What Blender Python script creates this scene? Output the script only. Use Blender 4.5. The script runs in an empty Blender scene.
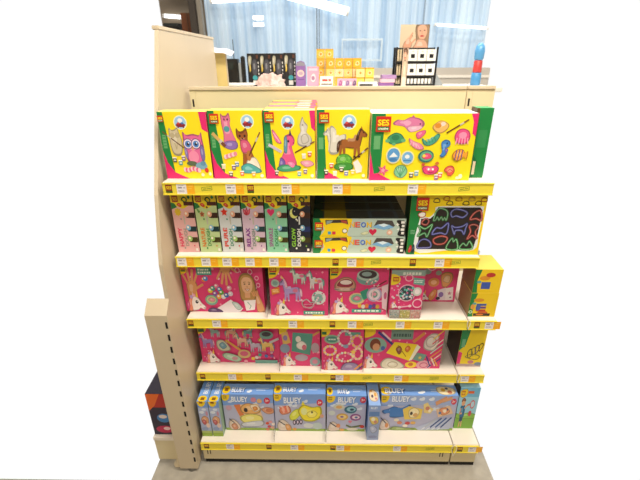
import bpy, bmesh, math, random
from mathutils import Vector, Matrix
random.seed(7)
C = bpy.context.scene.collection
PI = math.pi

# ------------------------------------------------------------------ colours and materials
def lin(v):
    v /= 255.0
    return v/12.92 if v <= 0.04045 else ((v+0.055)/1.055)**2.4
def col(h):
    return (lin(int(h[0:2], 16)), lin(int(h[2:4], 16)), lin(int(h[4:6], 16)), 1.0)

def mat(name, hexc, rough=0.5, metal=0.0, noise=0.0, nscale=30.0, bump=0.0):
    m = bpy.data.materials.new(name); m.use_nodes = True
    nt = m.node_tree; b = nt.nodes['Principled BSDF']
    b.inputs['Base Color'].default_value = col(hexc)
    b.inputs['Roughness'].default_value = rough
    b.inputs['Metallic'].default_value = metal
    if noise or bump:
        tc = nt.nodes.new('ShaderNodeTexCoord')
        n = nt.nodes.new('ShaderNodeTexNoise'); n.inputs['Scale'].default_value = nscale
        n.inputs['Detail'].default_value = 5
        nt.links.new(tc.outputs['Object'], n.inputs['Vector'])
        if noise:
            r = nt.nodes.new('ShaderNodeValToRGB')
            k = col(hexc)
            r.color_ramp.elements[0].position = 0.3
            r.color_ramp.elements[1].position = 0.7
            r.color_ramp.elements[0].color = (k[0]*(1-noise), k[1]*(1-noise), k[2]*(1-noise), 1)
            r.color_ramp.elements[1].color = (min(1, k[0]*(1+noise)), min(1, k[1]*(1+noise)), min(1, k[2]*(1+noise)), 1)
            nt.links.new(n.outputs['Fac'], r.inputs['Fac'])
            nt.links.new(r.outputs['Color'], b.inputs['Base Color'])
        if bump:
            bp = nt.nodes.new('ShaderNodeBump'); bp.inputs['Strength'].default_value = bump
            bp.inputs['Distance'].default_value = 0.002
            nt.links.new(n.outputs['Fac'], bp.inputs['Height'])
            nt.links.new(bp.outputs['Normal'], b.inputs['Normal'])
    return m

def print_mat(name, rough):
    m = bpy.data.materials.new(name); m.use_nodes = True
    nt = m.node_tree; b = nt.nodes['Principled BSDF']
    a = nt.nodes.new('ShaderNodeAttribute'); a.attribute_name = 'Col'
    nt.links.new(a.outputs['Color'], b.inputs['Base Color'])
    b.inputs['Roughness'].default_value = rough
    return m

PRINT = print_mat('printed_card', 0.45)
CREAM = mat('cream_steel', 'd9caa2', 0.42, noise=0.02, nscale=9)
CREAMW = mat('cream_steel_pale', 'cdbda2', 0.4, noise=0.02, nscale=9)
DECK = mat('shelf_deck_white', 'eae0d3', 0.4, noise=0.02, nscale=12)
YELLOW = mat('yellow_rail', 'efdb40', 0.3)
DARK = mat('dark_gap', '15120f', 0.8)
FLOOR = mat('grey_floor', 'a7a093', 0.55, noise=0.12, nscale=26, bump=0.05)
CONC = mat('pale_wall', '8a7a66', 0.7, noise=0.08, nscale=3)
DARKWOOD = mat('dark_post', '3a322b', 0.6)
BROWN = mat('brown_card', '6e3c1c', 0.7, noise=0.08, nscale=14)
BLACK = mat('black_plastic', '17171a', 0.35)
GREY = mat('grey_plastic', '9aa0a4', 0.4)
STEEL = mat('steel', '8d8a86', 0.3, 0.9)
BEIGE = mat('beige_plastic', 'd8c6a4', 0.5)
WHITE = mat('white_plastic', 'f2efe9', 0.4)
SILL = mat('sill_grey', 'bdb6ac', 0.5, noise=0.03, nscale=5)
COUNTER = mat('counter_white', 'e6e0d6', 0.4)
PAPER = mat('white_paper', 'f1edf2', 0.8)
TISSUE = mat('pale_tissue', 'd9bcb6', 0.8, noise=0.2, nscale=40)
YPANEL = mat('yellow_cream_board', 'e8cf86', 0.5)

def clear_mat():
    m = bpy.data.materials.new('clear_plastic'); m.use_nodes = True
    nt = m.node_tree; b = nt.nodes['Principled BSDF']
    b.inputs['Base Color'].default_value = (0.95, 0.95, 0.95, 1)
    b.inputs['Roughness'].default_value = 0.15
    b.inputs['Transmission Weight'].default_value = 0.85
    b.inputs['IOR'].default_value = 1.2
    return m
CLEAR = clear_mat()

def window_mat():
    m = bpy.data.materials.new('sheer_blue_panel'); m.use_nodes = True
    nt = m.node_tree; b = nt.nodes['Principled BSDF']; out = nt.nodes['Material Output']
    tc = nt.nodes.new('ShaderNodeTexCoord')
    mp = nt.nodes.new('ShaderNodeMapping'); mp.inputs['Scale'].default_value = (14, 1, 0.2)
    nt.links.new(tc.outputs['Object'], mp.inputs['Vector'])
    n = nt.nodes.new('ShaderNodeTexNoise'); n.inputs['Scale'].default_value = 1.6; n.inputs['Detail'].default_value = 3
    nt.links.new(mp.outputs['Vector'], n.inputs['Vector'])
    r = nt.nodes.new('ShaderNodeValToRGB')
    r.color_ramp.elements[0].position = 0.32; r.color_ramp.elements[0].color = col('aecbe6')
    r.color_ramp.elements[1].position = 0.68; r.color_ramp.elements[1].color = col('e2f3ff')
    nt.links.new(n.outputs['Fac'], r.inputs['Fac'])
    nt.links.new(r.outputs['Color'], b.inputs['Base Color'])
    b.inputs['Roughness'].default_value = 0.35
    t = nt.nodes.new('ShaderNodeBsdfTranslucent')
    nt.links.new(r.outputs['Color'], t.inputs['Color'])
    mx = nt.nodes.new('ShaderNodeMixShader'); mx.inputs['Fac'].default_value = 0.5
    nt.links.new(b.outputs['BSDF'], mx.inputs[1]); nt.links.new(t.outputs['BSDF'], mx.inputs[2])
    nt.links.new(mx.outputs['Shader'], out.inputs['Surface'])
    return m
WINDOW = window_mat()

def glow(name, hexc, s):
    m = bpy.data.materials.new(name); m.use_nodes = True
    nt = m.node_tree; b = nt.nodes['Principled BSDF']
    b.inputs['Emission Color'].default_value = col(hexc); b.inputs['Emission Strength'].default_value = s
    return m
LAMP = glow('lamp_glow', 'f4fbff', 2.2)

# ------------------------------------------------------------------ mesh helpers
def obj(name, bm, m, parent=None, smooth=False):
    me = bpy.data.meshes.new(name); bm.to_mesh(me); bm.free()
    me.materials.append(m)
    if smooth:
        for p in me.polygons: p.use_smooth = True
    o = bpy.data.objects.new(name, me); C.objects.link(o)
    if parent: o.parent = parent
    return o
def add_box(bm, x0, x1, y0, y1, z0, z1, bev=0.0):
    r = bmesh.ops.create_cube(bm, size=1.0)
    vs = r['verts']
    for v in vs:
        v.co = Vector(((x0+x1)/2 + v.co.x*(x1-x0), (y0+y1)/2 + v.co.y*(y1-y0), (z0+z1)/2 + v.co.z*(z1-z0)))
    if bev:
        es = list({e for v in vs for e in v.link_edges})
        bmesh.ops.bevel(bm, geom=es, offset=bev, segments=2, affect='EDGES', clamp_overlap=True)
def bx(name, m, parent, x0, x1, y0, y1, z0, z1, bev=0.0):
    bm = bmesh.new(); add_box(bm, x0, x1, y0, y1, z0, z1, bev)
    return obj(name, bm, m, parent)
def add_cyl(bm, p, q, r0, r1=None, seg=16):
    p, q = Vector(p), Vector(q); d = q-p
    r1 = r0 if r1 is None else r1
    M = Matrix.Translation((p+q)/2) @ d.to_track_quat('Z', 'Y').to_matrix().to_4x4()
    bmesh.ops.create_cone(bm, cap_ends=True, segments=seg, radius1=r0, radius2=r1, depth=d.length, matrix=M)
def add_tube(bm, pts, r, seg=8):
    pts = [Vector(p) for p in pts]; rings = []
    for i, p in enumerate(pts):
        d = (pts[min(i+1, len(pts)-1)] - pts[max(i-1, 0)]).normalized()
        q = d.to_track_quat('Z', 'Y')
        rings.append([bm.verts.new(p + q @ Vector((r*math.cos(2*PI*k/seg), r*math.sin(2*PI*k/seg), 0))) for k in range(seg)])
    for a, b in zip(rings, rings[1:]):
        for k in range(seg):
            bm.faces.new((a[k], a[(k+1) % seg], b[(k+1) % seg], b[k]))
    bm.faces.new(rings[0][::-1]); bm.faces.new(rings[-1])
def lathe(bm, prof, cx, cy, seg=20):
    rings = [[bm.verts.new((cx+r*math.cos(2*PI*k/seg), cy+r*math.sin(2*PI*k/seg), z)) for k in range(seg)] for r, z in prof]
    for a, b in zip(rings, rings[1:]):
        for k in range(seg):
            bm.faces.new((a[k], a[(k+1) % seg], b[(k+1) % seg], b[k]))
    bm.faces.new(rings[0][::-1]); bm.faces.new(rings[-1])
def prism(bm, pts, ax, d0, d1):
    # outline pts in the two axes other than ax, extruded from d0 to d1
    def mk(a, b, d):
        return {'x': (d, a, b), 'y': (a, d, b), 'z': (a, b, d)}[ax]
    v0 = [bm.verts.new(mk(a, b, d0)) for a, b in pts]; v1 = [bm.verts.new(mk(a, b, d1)) for a, b in pts]
    bm.faces.new(v0[::-1]); bm.faces.new(v1)
    n = len(pts)
    for i in range(n):
        bm.faces.new((v0[i], v0[(i+1) % n], v1[(i+1) % n], v1[i]))
    bmesh.ops.recalc_face_normals(bm, faces=bm.faces[:])

def inset(o, boxes, m):
    # small dark cut-outs belonging to the mesh of o
    o.data.materials.append(m); bm = bmesh.new(); bm.from_mesh(o.data); n = len(bm.faces)
    for b in boxes: add_box(bm, *b)
    bm.faces.ensure_lookup_table()
    for f in bm.faces[n:]: f.material_index = 1
    bm.to_mesh(o.data); bm.free()
def tag(o, label=None, cat=None, group=None, kind=None):
    if label: o['label'] = label
    if cat: o['category'] = cat
    if group: o['group'] = group
    if kind: o['kind'] = kind
    return o
def thing(name, label, cat, loc=(0, 0, 0), group=None, rotz=0.0):
    o = bpy.data.objects.new(name, None); C.objects.link(o)
    o.empty_display_size = 0.02
    o.location = loc; o.rotation_euler = (0, 0, rotz)
    return tag(o, label, cat, group)

# ------------------------------------------------------------------ printed artwork (flat inks on a carton face)
_tc = {}
def text_polys(s):
    if s in _tc: return _tc[s]
    cu = bpy.data.curves.new('ink_text', 'FONT'); cu.body = s; cu.size = 1; cu.resolution_u = 3; cu.offset = 0.03
    to = bpy.data.objects.new('ink_text', cu)
    me = bpy.data.meshes.new_from_object(to)
    vs = [(v.co.x, v.co.y) for v in me.vertices]; fs = [list(p.vertices) for p in me.polygons]
    bpy.data.objects.remove(to); bpy.data.curves.remove(cu); bpy.data.meshes.remove(me)
    x0 = min(v[0] for v in vs); x1 = max(v[0] for v in vs); y0 = min(v[1] for v in vs); y1 = max(v[1] for v in vs)
    vs = [((v[0]-(x0+x1)/2)/(x1-x0), (v[1]-(y0+y1)/2)/(y1-y0)) for v in vs]
    _tc[s] = (vs, fs); return _tc[s]

class Art:
    """inks laid on a rectangle. frame = (left, top, right, bottom) in drawing units, y down."""
    def __init__(s, frame):
        s.f = frame; s.v = []; s.fc = []; s.c = []; s.lay = 0
    def raw(s, pts, faces, c):
        s.lay += 1; b = len(s.v); x0, y0, x1, y1 = s.f
        for x, y in pts:
            s.v.append((min(max(x, x0), x1), min(max(y, y0), y1), s.lay))
        for f in faces:
            s.fc.append([b+i for i in f]); s.c.append(col(c))
        return s
    def p(s, pts, c): return s.raw(pts, [list(range(len(pts)))], c)
    def r(s, x0, y0, x1, y1, c): return s.p([(x0, y0), (x1, y0), (x1, y1), (x0, y1)], c)
    def e(s, x, y, rx, ry, c, rot=0, n=18):
        k = math.radians(rot); o = []
        for i in range(n):
            a = 2*PI*i/n; u, v = rx*math.cos(a), ry*math.sin(a)
            o.append((x+u*math.cos(k)-v*math.sin(k), y+u*math.sin(k)+v*math.cos(k)))
        return s.p(o, c)
    def ring(s, x, y, rx, ry, w, c, n=20):
        pts = []; fs = []
        for i in range(n):
            a = 2*PI*i/n
            pts += [(x+rx*math.cos(a), y+ry*math.sin(a)), (x+(rx-w)*math.cos(a), y+(ry-w)*math.sin(a))]
            j = (i+1) % n
            fs.append([2*i, 2*j, 2*j+1, 2*i+1])
        return s.raw(pts, fs, c)
    def l(s, pts, w, c):
        P = []; F = []
        for (ax, ay), (bx_, by) in zip(pts, pts[1:]):
            dx, dy = bx_-ax, by-ay; L = math.hypot(dx, dy) or 1
            nx, ny = -dy/L*w/2, dx/L*w/2; ex, ey = dx/L*w*0.3, dy/L*w*0.3
            b = len(P)
            P += [(ax+nx-ex, ay+ny-ey), (bx_+nx+ex, by+ny+ey), (bx_-nx+ex, by-ny+ey), (ax-nx-ex, ay-ny-ey)]
            F.append([b, b+1, b+2, b+3])
        return s.raw(P, F, c)
    def smooth(s, pts, closed=True, k=4):
        n = len(pts); o = []
        rng = range(n if closed else n-1)
        for i in rng:
            g = (lambda j: pts[j % n]) if closed else (lambda j: pts[min(max(j, 0), n-1)])
            p0, p1, p2, p3 = g(i-1), g(i), g(i+1), g(i+2)
            for t in [q/k for q in range(k)]:
                o.append(tuple(0.5*((2*p1[d]) + (-p0[d]+p2[d])*t + (2*p0[d]-5*p1[d]+4*p2[d]-p3[d])*t*t + (-p0[d]+3*p1[d]-3*p2[d]+p3[d])*t**3) for d in (0, 1)))
        if not closed: o.append(pts[-1])
        return o
    def b(s, pts, c):                # an illustrated patch: darker ink rim, main ink, pale ink patch
        q = s.smooth(pts); n = len(q); cx = sum(v[0] for v in q)/n; cy = sum(v[1] for v in q)/n
        dx = (max(v[0] for v in q)-min(v[0] for v in q))*0.07; dy = (max(v[1] for v in q)-min(v[1] for v in q))*0.07
        k = [int(c[i:i+2], 16) for i in (0, 2, 4)]
        dk = ''.join('%02x' % int(v*0.74) for v in k); lt = ''.join('%02x' % int(v+(255-v)*0.30) for v in k)
        s.p(q, dk).p([(cx+(x-cx)*0.87, cy+(y-cy)*0.87) for x, y in q], c)
        return s.p([(cx-dx+(x-cx)*0.36, cy-dy+(y-cy)*0.36) for x, y in q], lt)
    def bp(s, pts, c): return s.p(s.smooth(pts), c)
    def bo(s, pts, w, c):
        q = s.smooth(pts); return s.l(q+[q[0]], w, c)
    def t(s, txt, x, y, w, h, c, rot=0):
        vs, fs = text_polys(txt); k = math.radians(rot); o = []
        for u, v in vs:
            u, v = u*w, -v*h
            o.append((x+u*math.cos(k)-v*math.sin(k), y+u*math.sin(k)+v*math.cos(k)))
        return s.raw(o, fs, c)
    def star(s, x, y, R, c, n=5, k=0.45, rot=-90):
        return s.p([(x+(R if i % 2 == 0 else R*k)*math.cos(math.radians(rot)+PI*i/n), y+(R if i % 2 == 0 else R*k)*math.sin(math.radians(rot)+PI*i/n)) for i in range(2*n)], c)
    def heart(s, x, y, R, c):
        o = []
        for i in range(20):
            a = 2*PI*i/20
            o.append((x+R*math.sin(a)**3, y-R*(13*math.cos(a)-5*math.cos(2*a)-2*math.cos(3*a)-math.cos(4*a))/16))
        return s.p(o, c)
    def dots(s, n, x0, y0, x1, y1, r, cs, seed=1):
        rr = random.Random(seed)
        for i in range(n):
            k = r*rr.uniform(0.6, 1.2)
            s.e(rr.uniform(x0, x1), rr.uniform(y0, y1), k, k, cs[i % len(cs)], n=8)
        return s
    def build(s, name, parent, org, ux, uy, w, h, mt=PRINT):
        """org = lower-left corner of the face, ux / uy unit axes, face size w x h"""
        org, ux, uy = Vector(org), Vector(ux), Vector(uy); nn = ux.cross(uy)
        x0, y0, x1, y1 = s.f
        me = bpy.data.meshes.new(name)
        vs = [org + ux*((x-x0)/(x1-x0)*w) + uy*((y1-y)/(y1-y0)*h) + nn*(0.0003+0.00003*k) for x, y, k in s.v]
        me.from_pydata(vs, [], s.fc)
        at = me.color_attributes.new('Col', 'FLOAT_COLOR', 'CORNER')
        i = 0
        for f, c in zip(s.fc, s.c):
            for _ in f:
                at.data[i].color = c; i += 1
        me.materials.append(mt)
        o = bpy.data.objects.new(name, me); C.objects.link(o)
        if parent: o.parent = parent
        return o

def carton(name, parent, w, d, h, front, side=None, top=None, right=None, bev=0.0008):
    """a closed card box: x 0..w, y 0..d, z 0..h, each face its own printed ground colour"""
    bm = bmesh.new(); add_box(bm, 0, w, 0, d, 0, h, bev)
    bm.normal_update()
    me = bpy.data.meshes.new(name)
    side = side or front; top = top or front; right = right or side
    cols = []
    for f in bm.faces:
        n = f.normal
        c = front if n.y < -0.7 else top if abs(n.z) > 0.7 else side if n.x < -0.7 else right if n.x > 0.7 else side if n.y > 0.7 else front
        cols.append(col(c))
    bm.to_mesh(me); bm.free()
    at = me.color_attributes.new('Col', 'FLOAT_COLOR', 'CORNER')
    for p, c in zip(me.polygons, cols):
        for li in p.loop_indices: at.data[li].color = c
    me.materials.append(PRINT)
    o = bpy.data.objects.new(name, me); C.objects.link(o)
    if parent: o.parent = parent
    return o

Z1, Z2, Z3, Z4, Z5 = 1.168, 0.918, 0.668, 0.418, 0.128
EPS = 0.0004
def kit(name, label, cat, x0, x1, y, z, h, d, art, front, side=None, top=None, right=None, group=None, logo=None, rotz=0, toplogo=None, topart=None):
    """a boxed craft kit: carton + printed front + the maker's badge"""
    t = thing(name, label, cat, (x0, y, z+EPS), group, rotz)
    w = x1-x0
    carton('carton', t, w, d, h, front, side, top, right)
    art.build('front_print', t, (0, 0, 0), (1, 0, 0), (0, 0, 1), w, h)
    if logo:
        lx, ly, s = logo
        f = art.f
        px = w/(f[2]-f[0]); py = h/(f[3]-f[1])
        A = Art((0, 0, 60, 60))
        A.r(0, 0, 60, 60, 'd8261c').r(3, 3, 57, 57, 'c81f18').r(6, 40, 54, 55, '1f7a3c').t('creative', 30, 47, 40, 9, 'f4efe0').t('SES', 30, 24, 46, 24, 'f6e11a')
        b = A.build('brand_badge', t, ((lx-f[0]-s/2)*px, -0.0032, (f[3]-ly-s/2)*py), (1, 0, 0), (0, 0, 1), s*px, s*py)
        b['label'] = 'red square badge lettered SES creative'
    if topart:
        topart.build('top_print', t, (0, 0, h), (1, 0, 0), (0, 1, 0), w, d)
    return t

# ------------------------------------------------------------------ motifs
Y, G, MG, PK = 'f3dc18', '15803c', 'e0246e', 'de3a78'
def bars(a, x, y, w, h, c, n=2):      # lettering too small to read: short ink dashes
    rr = random.Random(int(x*7+y))
    for k in range(n):
        q = x-w/2; yy = y-h/2+h*(k+0.5)/n
        while q < x+w/2-w*0.08:
            ww = min(w*rr.uniform(0.06, 0.16), x+w/2-q); a.r(q, yy-h*0.32/n, q+ww, yy+h*0.32/n, c); q += ww+w*0.04
def ground(a, g0, g1, gy):           # yellow front with green band and magenta corners
    x0, y0, x1, y1 = a.f
    a.r(x0, y0, x1, y1, Y)
    a.p([(x0, y0), (g0, y0), (g1, gy), (g1-8, y1), (x0, y1)], G)
    a.p([(x0, y0+(y1-y0)*0.56), (g0-12, gy-50), (g1, gy), (g1+70, y1), (x0, y1)], MG)
    a.r(x0+8, y0+(y1-y0)*0.33, x0+26, y0+(y1-y0)*0.53, '66a96c')
    for k in range(4):
        q = y0+(y1-y0)*(0.35+0.045*k); a.r(x0+10, q, x0+24, q+4, '2d8a48')
def emblem(a, x, y, r):
    a.e(x, y, r, r, 'fff6c4').e(x, y, r*0.88, r*0.88, '9cc7e8').e(x, y-r*0.3, r*0.35, r*0.3, 'f4f2ee').e(x, y+r*0.35, r*0.72, r*0.3, '8e2430')
    a.r(x-r*0.5, y+r*0.4, x-r*0.3, y+r*0.75, '7b1d28').r(x+r*0.3, y+r*0.4, x+r*0.5, y+r*0.75, '7b1d28').e(x-r*0.3, y+r*0.1, r*0.2, r*0.14, 'd8443c').e(x+r*0.3, y+r*0.1, r*0.2, r*0.14, '3c68b0')
def pot(a, x, y, c, s=1.0):
    a.r(x-9*s, y-9*s, x+9*s, y+12*s, c).r(x-10*s, y-13*s, x+10*s, y-7*s, 'f3f0e8').r(x-6*s, y-2*s, x+6*s, y+6*s, 'ddd8cc')
def brush(a, x0, y0, x1, y1, w=5, wood='5a2d1a'):
    mx, my = x0+(x1-x0)*0.62, y0+(y1-y0)*0.62
    a.l([(x0, y0), (mx, my)], w, wood).l([(mx, my), (x0+(x1-x0)*.8, y0+(y1-y0)*.8)], w*1.2, 'c9c3b8').l([(x0+(x1-x0)*.8, y0+(y1-y0)*.8), (x1, y1)], w, '7a4630')
def unihead(a, x, y, s):             # a white pony head with flower mane
    a.b([(x-30*s, y+40*s), (x-26*s, y-10*s), (x-8*s, y-34*s), (x+16*s, y-22*s), (x+34*s, y+6*s), (x+52*s, y+22*s), (x+44*s, y+38*s), (x+22*s, y+30*s), (x+8*s, y+40*s)], 'f3e6e4')
    a.b([(x-44*s, y+44*s), (x-42*s, y), (x-22*s, y-36*s), (x-10*s, y-30*s), (x-22*s, y), (x-22*s, y+44*s)], 'e88a70')
    a.b([(x-48*s, y+40*s), (x-50*s, y+8*s), (x-38*s, y-10*s), (x-34*s, y+20*s)], 'd9568c')
    a.p([(x+2*s, y-28*s), (x+14*s, y-62*s), (x+16*s, y-24*s)], 'f2c84c').p([(x-16*s, y-30*s), (x-12*s, y-54*s), (x-2*s, y-32*s)], 'e9c9cf')
    a.e(x+6*s, y-2*s, 8*s, 9*s, '2b2430').e(x+8*s, y-5*s, 2.5*s, 2.5*s, 'ffffff').e(x+42*s, y+28*s, 4*s, 3*s, 'd58f9b')
    a.e(x-20*s, y-28*s, 9*s, 9*s, 'c3a2dc').e(x-4*s, y-36*s, 7*s, 7*s, 'f7a9c6').e(x+24*s, y+14*s, 5*s, 3*s, 'f0a6b8')
def corner(a, k=1.0):                # yellow rounded badge corner of the pink kits
    x0, y0, x1, y1 = a.f
    a.e(x0, y0, 62*k, 62*k, 'f2cf1c', n=28).r(x0+6*k, y0+2*k, x0+42*k, y0+30*k, 'b5371e').t('SES', x0+24*k, y0+15*k, 30*k, 14*k, 'f6d81a').r(x0+4*k, y0+32*k, x0+38*k, y0+42*k, '25683a')
def horse(a, x, y, s, body, mane, flip=1):
    def q(u, v): return (x+flip*u*s, y+v*s)
    a.b([q(-52, -8), q(-40, -30), q(0, -26), q(30, -32), q(44, -62), q(58, -84), q(74, -74), q(92, -56), q(88, -42), q(70, -46), q(64, -22), q(54, 10), q(20, 18), q(-20, 14), q(-44, 18)], body)
    for u, du in ((-44, -6), (-30, 4), (32, -4), (46, 6)):
        a.p([q(u-8, 0), q(u+10, 0), q(u+6+du, 62), q(u-4+du, 62)], body); a.p([q(u-5+du, 56), q(u+7+du, 56), q(u+8+du, 66), q(u-6+du, 66)], mane)
    a.b([q(34, -28), q(40, -60), q(56, -88), q(64, -84), q(54, -60), q(46, -26)], mane)
    a.b([q(-48, -24), q(-64, -10), q(-66, 30), q(-56, 34), q(-50, 0)], mane)
    a.e(*q(72, -64), 3*s, 3*s, '201510').p([q(58, -84), q(60, -98), q(68, -82)], body)

# ------------------------------------------------------------------ the fixtures
def rail_items(shelf, y, zt, logos, whites, greens):
    for x in logos:
        A = Art((0, 0, 30, 36)); A.r(0, 0, 30, 36, '8e2c1c').r(0, 26, 30, 36, '4b5a1c').t('SES', 15, 13, 24, 14, 'f0cf1e')
        A.build('brand_sticker', shelf, (x-0.010, y, zt-0.031), (1, 0, 0), (0, 0, 1), 0.020, 0.026)['label'] = 'small dark red brand sticker'
    for x in whites:
        A = Art((0, 0, 40, 44)); A.r(0, 0, 40, 44, 'f1ecee').r(5, 6, 30, 9, 'b9b2b6').r(5, 13, 22, 20, '9d969c').r(26, 14, 36, 20, 'c6c0c4')
        for k in range(8): A.r(6+k*3.2, 27, 7.6+k*3.2, 36, 'aaa4aa')
        A.build('price_ticket', shelf, (x-0.015, y, zt-0.034), (1, 0, 0), (0, 0, 1), 0.030, 0.032)
        A = Art((0, 0, 30, 44)); A.r(0, 0, 30, 44, 'f9b21a').r(5, 8, 24, 12, 'fac94c').r(5, 18, 20, 22, 'fac94c')
        A.build('offer_ticket', shelf, (x+0.0155, y, zt-0.034), (1, 0, 0), (0, 0, 1), 0.024, 0.032)['label'] = 'orange ticket'
    for x in greens:
        A = Art((0, 0, 44, 26)); A.l([(3, 20), (3, 8), (40, 4), (41, 16), (3, 20)], 2.2, '9aa52a').l([(8, 14), (20, 12.5)], 3, '8f9c2a').l([(24, 12), (36, 10.5)], 3, '8f9c2a')
        A.build('green_sticker', shelf, (x-0.018, y, zt-0.029), (1, 0, 0), (0, 0, 1), 0.036, 0.022)
def make_shelf(unit, name, x0, x1, yf, zt, yb, items):
    s = bx(name, DECK, unit, x0, x1, yf+0.004, yb, zt-0.028, zt, 0.002)
    bm = bmesh.new(); add_box(bm, x0, x1, yf-0.001, yf+0.0035, zt-0.038, zt-0.001, 0.0012)
    add_box(bm, x0, x1, yf-0.003, yf-0.0011, zt-0.0385, zt-0.0355); add_box(bm, x0, x1, yf-0.003, yf-0.0011, zt-0.0035, zt-0.001)
    obj('price_rail', bm, YELLOW, s)['label'] = 'yellow price rail'
    for xe in (x0, x1):          # bracket flange under each end
        bm = bmesh.new()
        dx = 0.0014 if xe == x0 else -0.0014
        prism(bm, [(yf+0.01, zt-0.0285), (yb, zt-0.0285), (yb, zt-0.085), (yb-0.05, zt-0.08), (yf+0.01, zt-0.04)], 'x', min(xe, xe+dx), max(xe, xe+dx))
        obj('bracket', bm, CREAM, s)
    rail_items(s, yf-0.001, zt-0.001, *items)
    return s

YB = 0.36
u = thing('shelving_unit', 'cream steel shelf bay with yellow price rails filled with craft kits', 'shelving', (0, 0, 0))
bm = bmesh.new()
add_box(bm, -0.478, 0.4985, YB+0.003, YB+0.012, 0.10, 1.405)
obj('back_panel', bm, CREAM, u)
bx('top_cap', CREAMW, u, -0.4995, 0.4985, YB-0.002, YB+0.03, 1.4055, 1.417, 0.002)
def upright(parent, x0, x1, ztop):
    bm = bmesh.new(); add_box(bm, x0, x1, YB+0.0025, YB+0.030, 0.0, ztop, 0.001)
    o = obj('upright', bm, CREAM, parent)
    z = ztop-0.03; xm = (x0+x1)/2; bb = []
    while z > 0.15:
        bb.append((xm-0.003, xm+0.003, YB+0.0015, YB+0.0030, z-0.026, z)); z -= 0.05
    inset(o, bb, DARK)
upright(u, -0.4995, -0.4785, 1.405)
items = {1: ([-0.480, -0.231], [-0.441, -0.291, -0.122, 0.032, 0.258], [-0.364, 0.158, 0.411]),
         2: ([0.029, 0.282], [-0.479, -0.399, -0.329, -0.253, -0.174, -0.101, 0.082, 0.369], [0.162, 0.421]),
         3: ([-0.486, -0.238, 0.021], [-0.393, -0.12, 0.091, 0.261, 0.395], [0.148]),
         4: ([-0.476, -0.224, 0.026], [-0.362, -0.109, 0.050, 0.274], [0.156, 0.411]),
         5: ([-0.476, -0.227, 0.027], [-0.382, -0.126, 0.056, 0.28], [0.41])}
for k, z in ((1, Z1), (2, Z2), (3, Z3), (4, Z4)):
    make_shelf(u, 'shelf', -0.4995, 0.4985, 0.0, z, YB, items[k])
make_shelf(u, 'base_shelf', -0.4995, 0.4985, -0.078, Z5, YB, items[5])
def plinth(parent, x0, x1, marks):
    bm = bmesh.new(); add_box(bm, x0, x1, -0.070, -0.055, 0.022, 0.0895, 0.001)
    o = obj('plinth', bm, CREAM, parent)
    inset(o, [(x+k, x+k+0.003, -0.0708, -0.0695, 0.052, 0.076) for x in marks for k in (-0.007, 0.004)], DARK)
    bm = bmesh.new(); add_box(bm, x0+0.004, x1, -0.0665, -0.060, 0.0, 0.0215)  # black filler standing in for the shaded gap under the plinth
    obj('gap_shade_strip', bm, DARK, parent)['label'] = 'black strip standing in for the shade under the plinth'
plinth(u, -0.4985, 0.4975, (-0.474, 0.462))

XE = 0.600
v = thing('shelving_unit', 'next cream shelf bay to the right, cut off at its joint beside the main bay', 'shelving', (0, 0, 0))
bx('back_panel', CREAM, v, 0.522, XE, YB+0.003, YB+0.012, 0.10, 1.405)
bx('top_cap', CREAMW, v, 0.5015, XE, YB-0.002, YB+0.03, 1.4055, 1.417, 0.002)
upright(v, 0.5015, 0.5215, 1.405)
make_shelf(v, 'shelf', 0.5020, XE, 0.0, Z3, YB, ([0.532], [0.575], []))
make_shelf(v, 'shelf', 0.5020, XE, 0.0, Z4, YB, ([], [0.527], []))
make_shelf(v, 'base_shelf', 0.5020, XE, -0.078, Z5, YB, ([0.527], [0.575], []))
plinth(v, 0.5025, XE, ())

# tall unit standing at right angles on the left; its plain end panel faces the bay
w = thing('shelving_unit', 'tall plain cream shelving end at the left with slotted front post', 'shelving', (0, 0, 0))
bm = bmesh.new()
prism(bm, [(-0.070, 0.03), (0.830, 0.03), (0.830, 1.588), (0.205, 1.588), (-0.005, 1.13), (-0.065, 0.92), (-0.070, 0.80)], 'x', -0.527, -0.515)
obj('end_panel', bm, CREAMW, w)
bx('top_cap', CREAMW, w, -0.535, -0.513, 0.205, 0.834, 1.5883, 1.600, 0.002)
bm = bmesh.new(); prism(bm, [(-0.110, 0.018), (-0.0705, 0.018), (-0.0705, 0.80), (-0.110, 0.76)], 'x', -0.585, -0.513)
p = obj('post', bm, CREAMW, w)
inset(p, [(-0.5225, -0.5155, -0.1108, -0.1095, 0.06+0.05*k, 0.085+0.05*k) for k in range(14)], DARK)
bm = bmesh.new()
add_box(bm, -0.680, -0.5855, -0.085, 0.30, 0.145, 0.163, 0.002)
bs = obj('base_shelf', bm, DECK, w)
bx('shelf_clip', BLACK, bs, -0.592, -0.588, -0.089, -0.0855, 0.118, 0.145)
bx('plinth', CREAM, w, -0.680, -0.5855, -0.080, -0.066, 0.03, 0.1445, 0.001)
bm = bmesh.new(); lathe(bm, [(0.018, 0.0), (0.019, 0.006), (0.008, 0.010), (0.006, 0.0298)], -0.605, -0.076)
obj('levelling_foot', bm, BEIGE, w, True)['label'] = 'beige levelling foot'
bm = bmesh.new(); lathe(bm, [(0.017, 0.0), (0.018, 0.006), (0.009, 0.010), (0.006, 0.0178)], -0.542, -0.094)
obj('levelling_foot', bm, STEEL, w, True)['label'] = 'metal levelling foot'

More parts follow.
